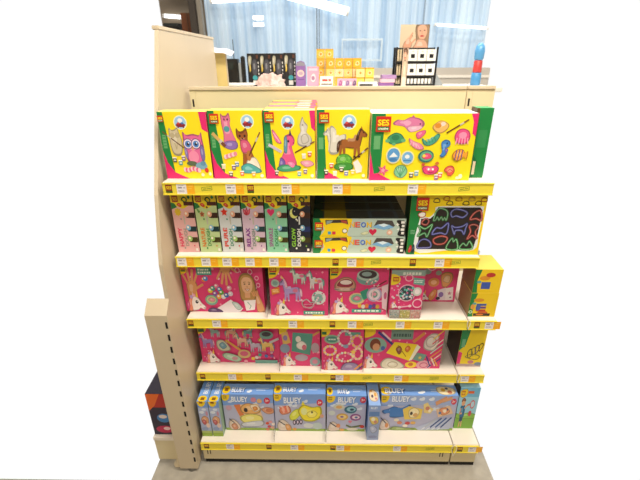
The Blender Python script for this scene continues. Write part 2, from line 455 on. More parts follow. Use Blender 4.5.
A = Art((0, 0, 60, 220)); A.r(0, 0, 60, 220, '2a2038').r(0, 0, 60, 70, 'b8281c').p([(0, 0), (40, 0), (20, 60), (0, 90)], 'e86a22').e(38, 128, 20, 24, '3c7fc0').e(36, 120, 12, 10, 'e3d4cf').e(34, 190, 26, 20, 'c22a58').e(40, 186, 10, 9, 'f0cfd0')
t = kit('toy_box', 'dark box with red top standing on the low shelf of the left unit', 'box', -0.676, -0.596, -0.070, 0.163, 0.215, 0.12, A, '2a2038')

# ------------------------------------------------------------------ top row: casting kits
a = Art((52, 57, 290, 377)); ground(a, 78, 98, 345)
a.p([(254, 57), (290, 57), (290, 152), (262, 136)], MG)
emblem(a, 160, 106, 33)
a.b([(96, 150), (100, 130), (112, 140), (128, 136), (140, 128), (146, 150), (156, 190), (152, 240), (138, 262), (108, 258), (96, 220)], 'cdbf9f').e(112, 165, 12, 13, 'b9aa88').e(136, 165, 12, 13, 'b9aa88').l([(118, 200), (124, 230), (132, 200)], 4, 'b5a785')
brush(a, 160, 224, 66, 148)
a.b([(162, 160), (166, 148), (180, 162), (215, 158), (244, 164), (256, 150), (258, 180), (262, 230), (254, 290), (228, 312), (196, 312), (172, 288), (164, 220)], 'e0679c')
a.b([(244, 210), (260, 220), (262, 270), (250, 292), (240, 260)], '7a6fb0').b([(164, 220), (174, 226), (178, 264), (170, 282), (162, 250)], '8a76b8')
for x in (184, 224): a.e(x, 205, 25, 26, '6e3a70').e(x, 205, 21, 22, 'ead8ea').e(x, 206, 15, 16, '4a86cc').e(x, 206, 7, 8, '2a2640').e(x+4, 201, 3, 3, 'ffffff')
a.p([(200, 222), (210, 222), (205, 240)], 'e8a43c').e(205, 268, 26, 30, 'ee8fb2').e(190, 300, 26, 12, '5c6a50').e(238, 312, 30, 18, '79a9bf').e(248, 300, 14, 12, '5f8fb0')
for i in range(9): a.e(152+i*9, 330+4*math.sin(i), 8, 12, 'e0608e' if i % 2 else 'f2c6cf')
pot(a, 106, 282, '2c2c38'); pot(a, 134, 296, '2f9ba0'); pot(a, 152, 274, '6c3f8c'); a.e(262, 334, 10, 12, 'd8322c').e(240, 356, 8, 9, 'e8e2c4').e(278, 352, 7, 9, 'f6eccd')
kit('craft_kit_box', 'yellow casting kit box printed with a pink owl, leftmost on top shelf', 'box', -0.497, -0.354, 0.045, Z1, 0.199, 0.055, a, Y, G, 'f2dc66', MG, 'casting kits along the top shelf', (66, 88, 28))

a = Art((282, 52, 548, 377)); ground(a, 314, 340, 350)
emblem(a, 474, 102, 33)
a.b([(346, 66), (356, 74), (372, 74), (386, 62), (392, 92), (388, 118), (400, 160), (414, 196), (408, 222), (372, 230), (350, 214), (352, 160), (346, 110)], 'dc7296').e(370, 136, 15, 14, '4a9aa0').b([(350, 200), (380, 190), (414, 196), (416, 224), (384, 234), (352, 222)], '8b6db4').e(362, 92, 4, 5, '4a2840').e(378, 92, 4, 5, '4a2840')
brush(a, 300, 158, 352, 214, 16, 'd2ab62')
a.b([(416, 132), (430, 146), (448, 144), (464, 132), (472, 160), (470, 188), (484, 240), (500, 280), (522, 330), (500, 348), (450, 344), (436, 320), (440, 250), (430, 190), (416, 170)], '9a5426')
a.b([(432, 190), (470, 190), (486, 236), (440, 250)], 'd4587e').b([(456, 290), (500, 270), (526, 332), (470, 330)], 'efe0d0').b([(430, 312), (470, 300), (524, 330), (520, 348), (440, 350), (426, 334)], '4fa8a8')
a.e(432, 168, 5, 6, '2a1810').e(456, 168, 5, 6, '2a1810').e(444, 180, 4, 3, '2a1810').e(470, 262, 12, 26, 'b8733a')
brush(a, 472, 262, 532, 152, 6)
for i in range(6): a.e(352+i*10, 268-i*3, 9, 11, 'e48aa2' if i % 2 else 'f3ccd2')
pot(a, 336, 316, 'e6dfb0'); pot(a, 388, 320, '6a3b86'); pot(a, 406, 304, '3a7fc0'); pot(a, 370, 354, '26262e'); pot(a, 428, 350, 'd2342c'); pot(a, 488, 354, 'f0a41e'); a.e(530, 362, 9, 9, 'f2ead0')
kit('craft_kit_box', 'yellow casting kit box printed with two painted cats', 'box', -0.350, -0.190, 0.046, Z1, 0.202, 0.055, a, Y, G, 'f2dc66', MG, 'casting kits along the top shelf', (314, 88, 44))

a = Art((10, 50, 268, 378)); ground(a, 40, 62, 346)
a.p([(240, 50), (268, 50), (268, 146), (250, 130)], MG)
emblem(a, 132, 104, 34)
a.b([(206, 78), (214, 98), (232, 120), (226, 150), (250, 176), (248, 208), (214, 220), (180, 208), (182, 170), (196, 146), (192, 116)], 'cfc8bd').bo([(200, 170), (224, 160), (236, 190), (206, 204)], 4, 'aaa397').e(206, 116, 4, 4, '8d867c')
a.b([(50, 140), (64, 146), (96, 196), (88, 204), (66, 190)], 'ea6a9c').l([(58, 152), (88, 196)], 4, 'f5c2d2').l([(34, 210), (92, 242)], 14, 'c9bfd2')
a.b([(110, 176), (128, 160), (150, 160), (164, 184), (160, 208), (148, 214), (160, 260), (172, 300), (160, 322), (92, 322), (84, 290), (104, 250), (112, 214)], 'e2568c')
a.p([(136, 166), (142, 134), (150, 164)], '4a2f5c').b([(112, 178), (122, 164), (128, 200), (122, 250), (108, 240)], '5d8fa6').b([(80, 300), (90, 270), (112, 290), (108, 322), (80, 320)], '7259a6').e(132, 192, 5, 6, '2a1a30').e(158, 200, 4, 3, 'a5305c').b([(72, 318), (110, 306), (186, 312), (186, 332), (120, 342), (72, 336)], '3f9a70').b([(120, 296), (146, 290), (164, 306), (148, 322)], 'ef7fae')
brush(a, 166, 246, 264, 194, 6); a.b([(190, 292), (240, 286), (262, 306), (220, 318)], 'ef9cb4')
pot(a, 240, 254, 'd82c28'); pot(a, 210, 264, 'efe7d0'); pot(a, 184, 352, '2f9aa6'); pot(a, 216, 340, '553585'); pot(a, 66, 348, '2a2a30'); a.e(86, 356, 14, 10, 'f2b81e').e(252, 362, 8, 9, 'f4ecd4')
UX0, UX1 = -0.187, -0.036
kit('craft_kit_box', 'yellow casting kit box printed with a pink unicorn, front of its row', 'box', UX0, UX1, 0.044, Z1, 0.202, 0.047, a, Y, G, 'ece08c', MG, 'casting kits along the top shelf', (42, 80, 46))
ordn = ['second', 'third', 'fourth', 'fifth', 'sixth']
for i in range(5):
    A = Art((0, 0, 100, 130)); A.r(0, 0, 100, 130, Y).r(0, 0, 12, 130, G)
    T = Art((0, 0, 100, 30))
    T.r(0, 0, 100, 30, 'dc4a78' if i % 2 else 'e8a24a').r(0, 0, 55, 30, 'e8bc4a' if i % 2 == 0 else 'e0708c').r(60, 4, 88, 24, 'e8b8b0').r(90, 0, 100, 30, 'd8326e')
    kit('craft_kit_box', ordn[i]+' box from the front in the row behind the unicorn casting kit', 'box', UX0+0.004*(i % 2)-0.002, UX1+0.004*(i % 2)-0.002, 0.0925+i*0.0485, Z1, 0.202+0.0008*i, 0.047, A, Y, G, 'f0d060', MG, 'casting kits queued behind the unicorn kit', None, topart=T)

a = Art((275, 48, 526, 380)); ground(a, 308, 320, 340)
a.r(275, 48, 312, 380, G).r(283, 176, 306, 232, '66a96c')
emblem(a, 428, 104, 36)
horse(a, 372, 196, 0.72, 'd9d3c6', 'c4bdae', -1)
a.b([(336, 130), (350, 122), (366, 140), (372, 168), (412, 160), (412, 186), (380, 200), (380, 250), (336, 252), (340, 190)], 'd9d3c6')
horse(a, 432, 212, 0.92, '9d5c28', '4a2a18')
a.b([(370, 276), (392, 256), (424, 256), (448, 278), (442, 306), (400, 312), (372, 300)], '5fae3c').b([(364, 306), (400, 300), (448, 304), (450, 330), (404, 338), (362, 328)], '3b8f36').dots(14, 376, 262, 440, 304, 5, ['83c850', '4a9a34'], 3)
a.p([(452, 296), (474, 282), (498, 318), (496, 344), (470, 350)], 'e9e6e0')
brush(a, 452, 284, 522, 226, 7); pot(a, 346, 312, 'd82c24'); pot(a, 320, 346, '232328'); pot(a, 364, 352, 'efe8cc'); pot(a, 396, 332, '4a2a1c'); pot(a, 420, 350, '3860b4'); pot(a, 452, 346, 'f2cc1a'); a.e(506, 362, 8, 8, 'f3ecd8')
kit('craft_kit_box', 'yellow casting kit box printed with a brown horse', 'box', -0.030, 0.124, 0.043, Z1, 0.204, 0.055, a, Y, G, 'f4e28a', Y, 'casting kits along the top shelf', (310, 84, 48))

a = Art((25, 55, 540, 385)); ground(a, 92, 72, 350)
a.p([(25, 55), (90, 60), (80, 345), (48, 350), (25, 235)], G).r(40, 160, 72, 226, '66a96c')
a.p([(505, 55), (540, 55), (540, 165), (522, 150), (520, 92)], MG)
a.b([(130, 98), (150, 84), (180, 86), (214, 72), (262, 80), (284, 104), (262, 132), (214, 142), (186, 118), (160, 112), (134, 108)], 'd77aa4').b([(200, 118), (260, 112), (276, 120), (250, 136), (214, 142)], 'eeb4c8').p([(214, 76), (226, 62), (236, 76)], 'c05f90').e(262, 104, 4, 4, '3a2030')
a.b([(106, 170), (140, 146), (170, 150), (190, 172), (192, 188), (150, 200), (118, 198)], '3f9468').e(108, 184, 12, 9, '66b07c').e(186, 182, 12, 9, '66b07c').e(146, 168, 20, 14, '2a7a54').e(140, 200, 10, 7, '66b07c')
a.b([(322, 120), (342, 96), (366, 88), (392, 98), (404, 116), (382, 142), (350, 146)], 'eeb868').e(350, 112, 16, 12, 'd88a2c').e(374, 104, 12, 10, 'efd6c8').b([(246, 148), (268, 136), (292, 134), (290, 152), (268, 172), (252, 172)], 'e2628e').b([(276, 170), (300, 190), (330, 168), (352, 150), (366, 158), (350, 190), (318, 208), (288, 202)], '4a9f86')
for k in range(4): a.l([(296+k*14, 182-k*5), (304+k*14, 200-k*5)], 3, '2f7d68')
a.b([(212, 172), (240, 186), (276, 200), (292, 224), (262, 228), (226, 206)], 'e88aa6')
for k in range(4): a.l([(226+k*12, 186+k*7), (222+k*16, 204+k*6)], 3, 'f3c4cf')
brush(a, 396, 146, 494, 84, 6)
a.b([(436, 160), (450, 132), (480, 126), (506, 140), (514, 170), (500, 196), (470, 200), (446, 188)], 'e24f86').e(478, 158, 18, 16, 'f092b2')
for k in range(5): a.l([(450+k*13, 172), (446+k*15, 200)], 5, 'f2a2bc')
a.e(142, 256, 38, 42, 'efe4a8').e(142, 256, 32, 36, '5b9bd2').p([(120, 266), (142, 240), (164, 262)], 'e8eef4').e(142, 278, 20, 9, '3f7cb8').e(214, 268, 34, 36, 'efe4a8').e(214, 268, 28, 30, '74aedd').e(212, 262, 12, 10, 'e6ecf2').l([(196, 282), (232, 282)], 6, '3f7cb8')
a.e(306, 260, 40, 32, '2d7268').e(308, 260, 32, 24, '62ab8a').b([(284, 262), (306, 244), (330, 252), (334, 268), (306, 276)], 'e24878').e(296, 258, 8, 8, 'f2d24a')
a.b([(376, 190), (396, 178), (416, 186), (420, 206), (402, 222), (408, 246), (390, 266), (374, 258), (384, 240), (378, 214)], '3f80c6').e(404, 196, 4, 4, '16284a').b([(396, 220), (414, 228), (404, 246)], '7a5cb4')
a.b([(436, 252), (456, 228), (486, 226), (502, 244), (514, 234), (512, 276), (498, 262), (470, 284), (446, 276)], 'f0a232')
for k in range(3): a.l([(456+k*15, 230), (452+k*15, 278)], 5, '5a3a8a')
a.star(94, 332, 32, 'dd5a86', rot=-70).star(94, 332, 14, 'f0a0b8')
a.b([(150, 344), (158, 316), (180, 304), (206, 310), (220, 340), (198, 370), (168, 366)], '7fbf96')
for k in range(5): a.l([(184, 366), (158+k*13, 318-6*(k in (1, 2, 3)))], 3, '3f8a68')
a.b([(292, 320), (310, 308), (336, 312), (360, 306), (378, 320), (370, 344), (340, 354), (306, 348)], 'e0467c').e(296, 302, 9, 8, 'c8543a').e(366, 296, 10, 9, 'c8743a').e(326, 326, 5, 6, 'ffffff').e(348, 326, 5, 6, 'ffffff').l([(324, 340), (338, 344), (352, 340)], 3, '7a1840')
a.b([(404, 332), (418, 312), (444, 308), (460, 330), (450, 356), (428, 360), (420, 344)], 'e05a4a').e(434, 330, 16, 12, 'f0987a').l([(418, 340), (434, 326), (450, 336)], 3, 'b23a32')
pot(a, 240, 356, '20242a', 1.1); pot(a, 266, 346, '2f9ac4', 1.1); pot(a, 370, 366, '7a3a90', 1.1); pot(a, 388, 356, 'd8342c', 1.1); a.e(492, 362, 10, 12, 'f3ecd0').e(478, 370, 10, 8, 'efe6c0')
kit('craft_kit_box', 'wide yellow casting kit box printed with many sea animals', 'box', 0.128, 0.430, 0.026, Z1, 0.195, 0.10, a, Y, 'efe8da', 'f3ede2', MG, 'casting kits along the top shelf', (82, 104, 72))

A = Art((0, 0, 60, 200)); A.r(0, 0, 60, 200, G).r(0, 0, 10, 200, '5c3a1e').r(16, 60, 50, 110, '2d8a4c').p([(0, 120), (30, 150), (20, 200), (0, 200)], '0f6a38').r(14, 150, 24, 190, 'd9d0b0')
kit('craft_kit_box', 'green box edge showing past the wide sea animal kit on the top shelf', 'box', 0.4345, 0.482, 0.055, Z1, 0.206, 0.05, A, G, '4a3018', '2f9a50')

# ------------------------------------------------------------------ second row: dough packs
def dough(label, i, word, body, wc, dc, icon, night=False):
    a = Art((0, 0, 100, 222))
    a.r(0, 0, 100, 222, body)
    a.bp([(-20, -20), (120, -20), (104, 38), (80, 42), (52, 54), (24, 44), (-4, 52)], 'e2c81e').p([(0, 30), (16, 34), (26, 48), (0, 56)], '1d7038')
    a.r(8, 6, 34, 30, '9a3d1c').t('SES', 21, 18, 20, 12, 'eac41e').bo([(52, 20), (62, 12), (74, 20), (66, 30)], 5, '2c8650').b([(26, 38), (38, 32), (48, 42), (40, 48)], 'c8381e').r(58, 28, 100, 42, '45190f').e(84, 12, 6, 6, '2c7a48')
    icon(a)
    a.t(word, 22, 162, 74, 19, wc, -90).t('DOUGH', 47, 163, 68, 16, dc, -90)
    a.r(47, 82, 53, 112, dc if night else 'b9b4a4')
    slots = [(76, 'e8a888', '38180c'), (128, '7fb0cc', '0e3236' if not night else '1c2c60'), (170, '9cc46c', '3c3408')]
    for y, c1, c2 in slots:
        a.r(66, y-8, 100, y+12, c2).e(66, y+2, 8, 10, c2).e(64, y-3, 11, 11, c1).e(62, y-5, 5, 5, 'f2e4d4')
    a.e(34, 205, 4, 4, dc).e(80, 196, 3, 3, wc).e(36, 92, 3.5, 3.5, dc).r(84, 206, 94, 216, 'e6e0d8')
    x0 = -0.4965+0.0745*i
    kit('dough_pack', label, 'box', x0, x0+0.0705, 0.032, Z2, 0.204, 0.09, a, body, body, 'e2c81e', '3a3226', 'dough packs on the second shelf')
dough('pale pink dough pack lettered HAPPY', 0, 'HAPPY', 'dda9a6', 'd82f5e', '9a948c', lambda a: a.e(26, 66, 12, 12, 'd9b62e').e(26, 66, 7, 7, 'eed25c').star(26, 66, 17, 'd9b62e', 8, 0.7))
dough('light green dough pack lettered NATURE', 1, 'NATURE', 'b9cc92', 'd8742a', '3d8a4c', lambda a: (a.b([(8, 54), (18, 58), (22, 66), (14, 68)], '4f8a34'), a.star(30, 74, 12, 'b8573a', 5, .6), a.e(30, 74, 4, 4, '7a5a28'), a.e(56, 48, 5, 4, '6a4a2a')))
dough('pale grey dough pack lettered PURE', 2, 'PURE', 'cccfd0', 'd8321e', '3d8a6a', lambda a: a.star(26, 66, 17, 'd8321e', 5, .5))
dough('lilac dough pack lettered RELAX', 3, 'RELAX', 'cdb3c4', '7a2a86', '7a8a7c', lambda a: (a.b([(8, 54), (20, 62), (22, 78), (10, 72)], 'c43a4c'), a.b([(40, 52), (28, 62), (22, 78), (36, 72)], 'd85060'), a.b([(24, 48), (29, 62), (23, 76), (18, 62)], 'c8304a')))
dough('mint green dough pack lettered SPARKLE', 4, 'SPARKLE', '86c4a0', '9a4c8c', '2f8a58', lambda a: a.heart(27, 66, 17, 'dc2f6a'))
dough('black dough pack lettered GLOW with a yellow moon', 5, 'GLOW', '1a1c2a', '8cc83c', 'e4e4dc', lambda a: (a.e(26, 70, 19, 19, 'dfe07c'), a.e(34, 64, 16, 17, '1a1c2a'), a.dots(6, 8, 44, 48, 110, 2.5, ['e8e8d0'], 4)), True)

def neon(label, x0, x1, y, z):
    a = Art((10, 166, 610, 284))
    a.r(10, 166, 610, 284, 'b9cbbf').p([(10, 166), (80, 166), (58, 284), (10, 284)], G)
    a.bp([(70, 160), (252, 160), (246, 220), (232, 270), (240, 300), (60, 300), (84, 240), (62, 190)], 'f6d414')
    a.p([(88, 176), (230, 172), (238, 206), (196, 194), (130, 196), (92, 208)], '3a3430').p([(96, 182), (140, 178), (124, 196), (96, 204)], '90a09a').p([(186, 176), (226, 180), (232, 202), (196, 192)], 'b0443a')
    for (x, c, ch) in ((262, 'f2b81e', 'N'), (298, 'e2584e', 'E'), (335, '4a72d4', 'O'), (372, 'f2c41e', 'N')):
        a.t(ch, x+2, 208, 32, 36, '4a4c52').t(ch, x, 206, 31, 35, c)
    a.p([(404, 214), (424, 176), (520, 178), (540, 214), (500, 236), (430, 232)], '4a4644').p([(392, 222), (430, 204), (500, 206), (536, 224), (470, 240)], '7cb0da').p([(430, 206), (468, 198), (500, 208), (466, 222)], 'dcecf6')
    a.heart(398, 254, 26, 'cc2048').e(508, 258, 20, 18, 'e2b49a').e(508, 258, 9, 8, 'f4dccb').b([(320, 264), (360, 250), (372, 264), (340, 276)], 'd0d4a8')
    a.r(106, 252, 126, 272, '3a9cc8').r(134, 252, 156, 272, 'd8304a').e(216, 248, 18, 16, 'f2efe2').ring(216, 248, 18, 16, 4, '2a2a2a').bp([(548, 180), (580, 176), (606, 190), (606, 284), (560, 272), (572, 230)], '201f22')
    for k in range(4): a.r(578+(k % 2)*6, 182+k*24, 602, 198+k*24, 'efece6')
    a.star(556, 204, 12, 'f2f0ea', 4).star(562, 236, 10, 'f2f0ea', 4)
    t = Art((0, 0, 100, 24)); t.r(0, 0, 100, 24, '34362f').r(0, 0, 10, 24, '123d22').r(12, 0, 36, 24, '7d6c12').r(60, 0, 92, 24, '37434c').r(64, 4, 88, 20, '2a2a2a')  # dark top inks stand in for shade under the shelf above
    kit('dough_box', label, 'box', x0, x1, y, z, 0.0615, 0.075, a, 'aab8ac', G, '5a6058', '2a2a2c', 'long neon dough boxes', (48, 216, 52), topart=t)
cols = ['front', 'middle', 'rear']
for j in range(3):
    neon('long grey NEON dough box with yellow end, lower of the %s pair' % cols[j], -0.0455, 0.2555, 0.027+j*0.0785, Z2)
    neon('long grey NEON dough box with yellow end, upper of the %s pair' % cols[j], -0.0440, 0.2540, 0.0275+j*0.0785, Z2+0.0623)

a = Art((25, 45, 540, 445)); a.r(25, 45, 540, 445, 'f6d60e')
a.p([(25, 45), (64, 45), (92, 215), (84, 445), (25, 445)], G)
a.p([(64, 45), (110, 160), (96, 190), (88, 300), (70, 150), (40, 45)], G)
a.bp([(84, 420), (96, 200), (120, 180), (160, 186), (196, 150), (206, 116), (360, 112), (505, 112), (524, 140), (522, 300), (505, 410), (300, 416)], 'e8ecee')
a.p([(100, 406), (104, 196), (168, 194), (204, 160), (212, 120), (500, 120), (518, 140), (514, 300), (498, 406)], '231d1d')
def cut(a, x, y, sx, sy, pts, c): a.bo([(x+u*sx, y+v*sy) for u, v in pts], 13, c); a.bo([(x+u*sx, y+v*sy) for u, v in pts], 4, 'b8e8c0' if c == '2fb050' else 'b0b4f0' if c == '4a52c0' else 'f09a90')
GR, BL, RD = '2fb050', '4a52c0', 'cc3a32'
bear = [(-1, .9), (-.8, -.4), (-.3, -1), (.6, -.8), (1, -.2), (.9, .9), (.6, .5), (.4, .9), (.1, .4), (-.2, .9), (-.5, .4), (-.7, .9)]
cut(a, 238, 168, 46, 40, bear, GR)
cut(a, 362, 160, 56, 32, [(-1, -.2), (-.5, -.9), (.5, -.6), (1, 0), (.5, .8), (-.3, .5), (-.8, .7)], BL)
cut(a, 484, 176, 40, 36, [(-1, .6), (-.4, -.6), (.6, -.9), (1, .8), (0, .5)], RD)
cut(a, 136, 214, 24, 24, [(-1, .4), (0, -.8), (1, -.2), (.4, .9)], RD)
cut(a, 140, 276, 46, 42, [(-1, .9), (-.7, 0), (-1, -.8), (0, -.3), (1, -1), (.7, .2), (.4, 1), (0, .4)], GR)
cut(a, 250, 266, 56, 42, [(-1, .8), (-.6, -.2), (.1, -.2), (.8, -1), (.9, 0), (.7, .8), (0, .6)], BL)
cut(a, 376, 264, 52, 36, [(-1, -.6), (-.5, -.3), (.4, -.5), (1, -1), (.9, -.1), (.8, 1), (.4, .3), (-.4, .3), (-.5, 1), (-.8, .2)], BL)
cut(a, 478, 284, 34, 50, [(-.9, -.8), (0, -1), (.9, -.7), (.5, 0), (1, .9), (0, .5), (-1, 1), (-.5, 0)], RD)
cut(a, 146, 364, 48, 36, [(-1, .8), (-.7, -.4), (0, -.8), (.8, -.3), (1, .7), (0, .9)], BL)
cut(a, 256, 342, 48, 32, [(-1, -.2), (0, -.9), (1, -.5), (.6, .7), (-.6, .8)], RD)
cut(a, 348, 368, 38, 40, [(-1, .9), (-.8, -.2), (-.2, -1), (.1, -.4), (.6, -.8), (1, .9)], GR)
cut(a, 448, 376, 44, 30, [(-1, .9), (-.6, -.4), (0, .1), (.4, -.9), (1, .8)], GR)
for (x, y, c) in ((196, 76, '3a3c40'), (262, 62, 'c8402e'), (286, 92, '3a3c40'), (344, 66, 'd88a2a'), (396, 92, '30343c'), (432, 66, 'e0b060'), (480, 92, '26282c'), (516, 70, 'c8402e')):
    a.bo([(x-20, y+6), (x-8, y-12), (x+14, y-10), (x+22, y+8), (x, y+12)], 5, c)
a.b([(80, 166), (104, 150), (130, 156), (128, 178), (100, 184)], 'f2ece4').bo([(80, 166), (104, 150), (130, 156), (128, 178), (100, 184)], 5, 'c8341e'); bars(a, 56, 285, 32, 30, '8abf96', 3); a.b([(34, 420), (44, 380), (56, 378), (60, 404), (48, 430)], 'c8202a').b([(60, 430), (68, 372), (78, 380), (80, 420)], '1c2a44')
kit('craft_kit_box', 'black framed yellow box of animal shape cutters in green, blue and red', 'box', 0.262, 0.4965, 0.020, Z2, 0.203, 0.075, a, 'f6d60e', '123d22', 'e8c81a', 'e8c81a', None, (104, 98, 84))

# ------------------------------------------------------------------ third row: pink kits
def pinkground(a, k=1.0, seed=1, n=16):
    x0, y0, x1, y1 = a.f
    a.r(x0, y0, x1, y1, PK).dots(n, x0, y0, x1, y1, 4*k, ['f09ab8', 'e8628e', 'f4c4d2'], seed)
def band(a, x, y, w, h, n=1, c='3f9a8e'):
    a.r(x-w/2, y-h/2, x+w/2, y+h/2, c); bars(a, x, y, w*0.82, h*0.7, 'e9f3ea', n)
def hand(a, x, y, s, flip=1, rot=0):
    k = math.radians(rot)
    def q(u, v):
        u, v = u*flip*s, v*s
        return (x+u*math.cos(k)-v*math.sin(k), y+u*math.sin(k)+v*math.cos(k))
    c = 'dd9a68'
    a.b([q(-26, 20), q(-30, -6), q(-14, -26), q(12, -24), q(28, -4), q(26, 30), q(18, 70), q(-18, 72)], c)
    for u, v, uu, vv, wd in ((-16, -20, -34, -62, 11), (-4, -24, -8, -76, 12), (10, -22, 18, -72, 12), (22, -12, 42, -52, 10), (-22, 14, -58, -8, 12)):
        a.l([q(u, v), q(uu, vv)], wd*s, c); a.e(*q(uu, vv), wd*s/2, wd*s/2, c, n=10)
def face(a, x, y, s, hair='b98a50', skin='e8b48e'):
    a.b([(x-44*s, y+40*s), (x-46*s, y-20*s), (x-24*s, y-58*s), (x+20*s, y-58*s), (x+46*s, y-18*s), (x+50*s, y+50*s), (x+30*s, y+90*s), (x-34*s, y+84*s)], hair)
    a.bp([(x-30*s, y-16*s), (x-14*s, y-40*s), (x+18*s, y-38*s), (x+32*s, y-12*s), (x+26*s, y+26*s), (x+2*s, y+46*s), (x-24*s, y+28*s)], skin)
    a.e(x-12*s, y-6*s, 5*s, 3.5*s, '3a2618').e(x+14*s, y-6*s, 5*s, 3.5*s, '3a2618').l([(x-18*s, y-15*s), (x-6*s, y-17*s)], 3*s, '7a5630').l([(x+8*s, y-17*s), (x+20*s, y-15*s)], 3*s, '7a5630')
    a.e(x+1*s, y+8*s, 3.5*s, 5*s, 'cf9068').b([(x-12*s, y+18*s), (x+1*s, y+21*s), (x+14*s, y+18*s), (x+2*s, y+29*s)], 'f6eee8').bo([(x-12*s, y+18*s), (x+1*s, y+21*s), (x+14*s, y+18*s), (x+2*s, y+30*s)], 2.5*s, 'b84a4a')

a = Art((70, 62, 528, 305)); pinkground(a, 1.6, 11, 26); corner(a, 0.75)
hand(a, 122, 165, 1.05, -1, 4); hand(a, 322, 78, 1.05, 1, 186); a.r(296, 62, 350, 72, 'dd9a68')
band(a, 202, 90, 84, 40, 2)
for i, (x, y, c) in enumerate([(196, 132, 'e07a3a'), (206, 128, '4a80c8'), (224, 190, 'e8c83a'), (240, 178, '3f9a8e'), (262, 166, 'e0789e'), (278, 184, '4a80c8'), (250, 206, '8a5ab0'), (286, 200, '62a84a'), (270, 222, 'f0a640'), (296, 222, 'd8d4e0'), (314, 214, '3a64b0'), (338, 206, 'd6c8d8'), (334, 176, 'e6a0b8')]):
    a.e(x, y, 14, 13, c).e(x-3, y-3, 6, 5, 'f4ece8')
a.e(224, 240, 36, 28, '74a8a0').e(224, 238, 28, 20, 'b8c890').b([(206, 240), (222, 226), (246, 236), (232, 252)], 'd8889c')
a.ring(390, 84, 14, 14, 4, 'f0b0c8').ring(460, 92, 14, 14, 4, 'f0b0c8').ring(494, 124, 12, 12, 4, 'f0b0c8').ring(500, 160, 12, 12, 4, 'f0b0c8')
unihead(a, 132, 252, 1.05)
a.bp([(396, 220), (440, 206), (500, 210), (528, 260), (528, 305), (420, 305)], 'd6266a')
a.b([(470, 190), (486, 178), (500, 210), (526, 280), (524, 305), (486, 305), (480, 240)], 'dd9a68').b([(400, 200), (412, 170), (424, 200), (430, 240), (404, 240)], 'dd9a68')
face(a, 436, 160, 1.0); a.r(420, 200, 450, 226, 'e0a47c')
for k in range(4): a.l([(470+k*8, 216), (460+k*11, 196-k*2)], 7, 'dd9a68')
a.p([(236, 292), (336, 236), (402, 284), (380, 305), (250, 305)], 'eadfe6').b([(340, 250), (372, 252), (396, 280), (370, 292)], 'b8c8c8').p([(410, 240), (480, 236), (470, 290), (420, 296)], 'efe6ea').l([(432, 250), (450, 270), (440, 286)], 4, '74a89c')
a.b([(200, 290), (230, 280), (270, 290), (280, 305), (204, 305)], '5a3a6a')
kit('craft_kit_box', 'wide pink kit box printed with two hands and a smiling girl', 'box', -0.511, -0.224, 0.046, Z3, 0.192, 0.055, a, PK, PK, 'e86a96', PK, 'pink unicorn kits on the third shelf')

a = Art((22, 62, 338, 320)); pinkground(a, 1.4, 5, 20); corner(a, 1.0)
horse(a, 184, 116, 0.55, 'c9d6cc', '7a9a9a', -1); a.e(196, 110, 12, 8, 'e0789e')
horse(a, 276, 138, 0.62, 'ddd4d8', '62a09a', -1); a.e(290, 136, 12, 9, 'e07a9a').e(272, 132, 7, 7, 'f0b070')
horse(a, 146, 190, 0.78, 'a98fc6', 'e0b0c4', -1); a.e(160, 184, 14, 10, 'd0708e').p([(92, 124), (86, 104), (102, 122)], 'f0d060')
a.e(54, 146, 22, 20, 'a8b8b0').e(54, 146, 14, 12, '7a9a96').p([(30, 180), (74, 164), (78, 196), (34, 208)], 'd87a38'); bars(a, 54, 186, 32, 18, 'f6e09a')
a.e(286, 222, 38, 36, 'cfd6d2').e(286, 222, 24, 22, '8aa8a4').dots(12, 256, 194, 316, 250, 6, ['e8c8d0', 'c05a84', '62a09a'], 8)
a.bo([(196, 246), (220, 230), (244, 248), (262, 240), (250, 270), (222, 274), (204, 270)], 6, 'f0dfe2').bo([(200, 262), (230, 256), (256, 262), (240, 280)], 5, 'f0a0b8')
unihead(a, 86, 276, 0.9); band(a, 260, 302, 116, 20); a.r(252, 312, 310, 319, 'e8c23a')
kit('craft_kit_box', 'pink kit box printed with purple and white unicorn pendants', 'box', -0.199, 0.006, 0.026, Z3, 0.200, 0.055, a, PK, PK, 'e86a96', 'a81848', 'pink unicorn kits on the third shelf')

a = Art((350, 62, 652, 318)); pinkground(a, 1.4, 6, 16); corner(a, 1.0)
a.b([(372, 160), (388, 130), (424, 112), (460, 118), (484, 146), (478, 182), (430, 192), (386, 186)], 'c8907c').b([(386, 154), (410, 128), (446, 124), (470, 146), (450, 164), (404, 164)], '9a3048').e(432, 140, 30, 12, 'e8d8d4').bo([(376, 176), (420, 182), (478, 174)], 7, 'e6c8c0')
a.e(544, 118, 58, 36, '6f9a9a').e(544, 102, 56, 30, 'a8bcb6').e(544, 98, 46, 22, '3a3038').e(538, 96, 26, 12, '8aa0a0').dots(12, 496, 122, 592, 146, 5, ['e0a0b4', 'e8e0d8', 'c05a80'], 3)
brush(a, 640, 130, 580, 168, 5)
a.e(492, 228, 42, 32, 'd8c090').e(492, 226, 32, 24, '7ab094').b([(470, 228), (492, 212), (514, 226), (494, 240)], 'd27898').p([(506, 190), (548, 170), (560, 216), (528, 236)], '2f8a74').e(582, 204, 40, 40, 'b09ac0').e(582, 204, 31, 31, 'dcd0d8').e(582, 204, 18, 18, '6a9a8c').e(584, 202, 9, 9, 'e08aa4').ring(612, 204, 44, 40, 6, 'e8b0c0')
for i, c in enumerate(['e8b03c', 'd8d0c8', 'e07a38', '3a5cb0', '6a3a80', 'c8a040']): a.e(508+i*19, 266+(i % 2)*5, 10, 12, c)
a.p([(618, 160), (652, 146), (652, 290), (628, 280)], 'e6c6d2').e(640, 210, 8, 20, 'c05a84')
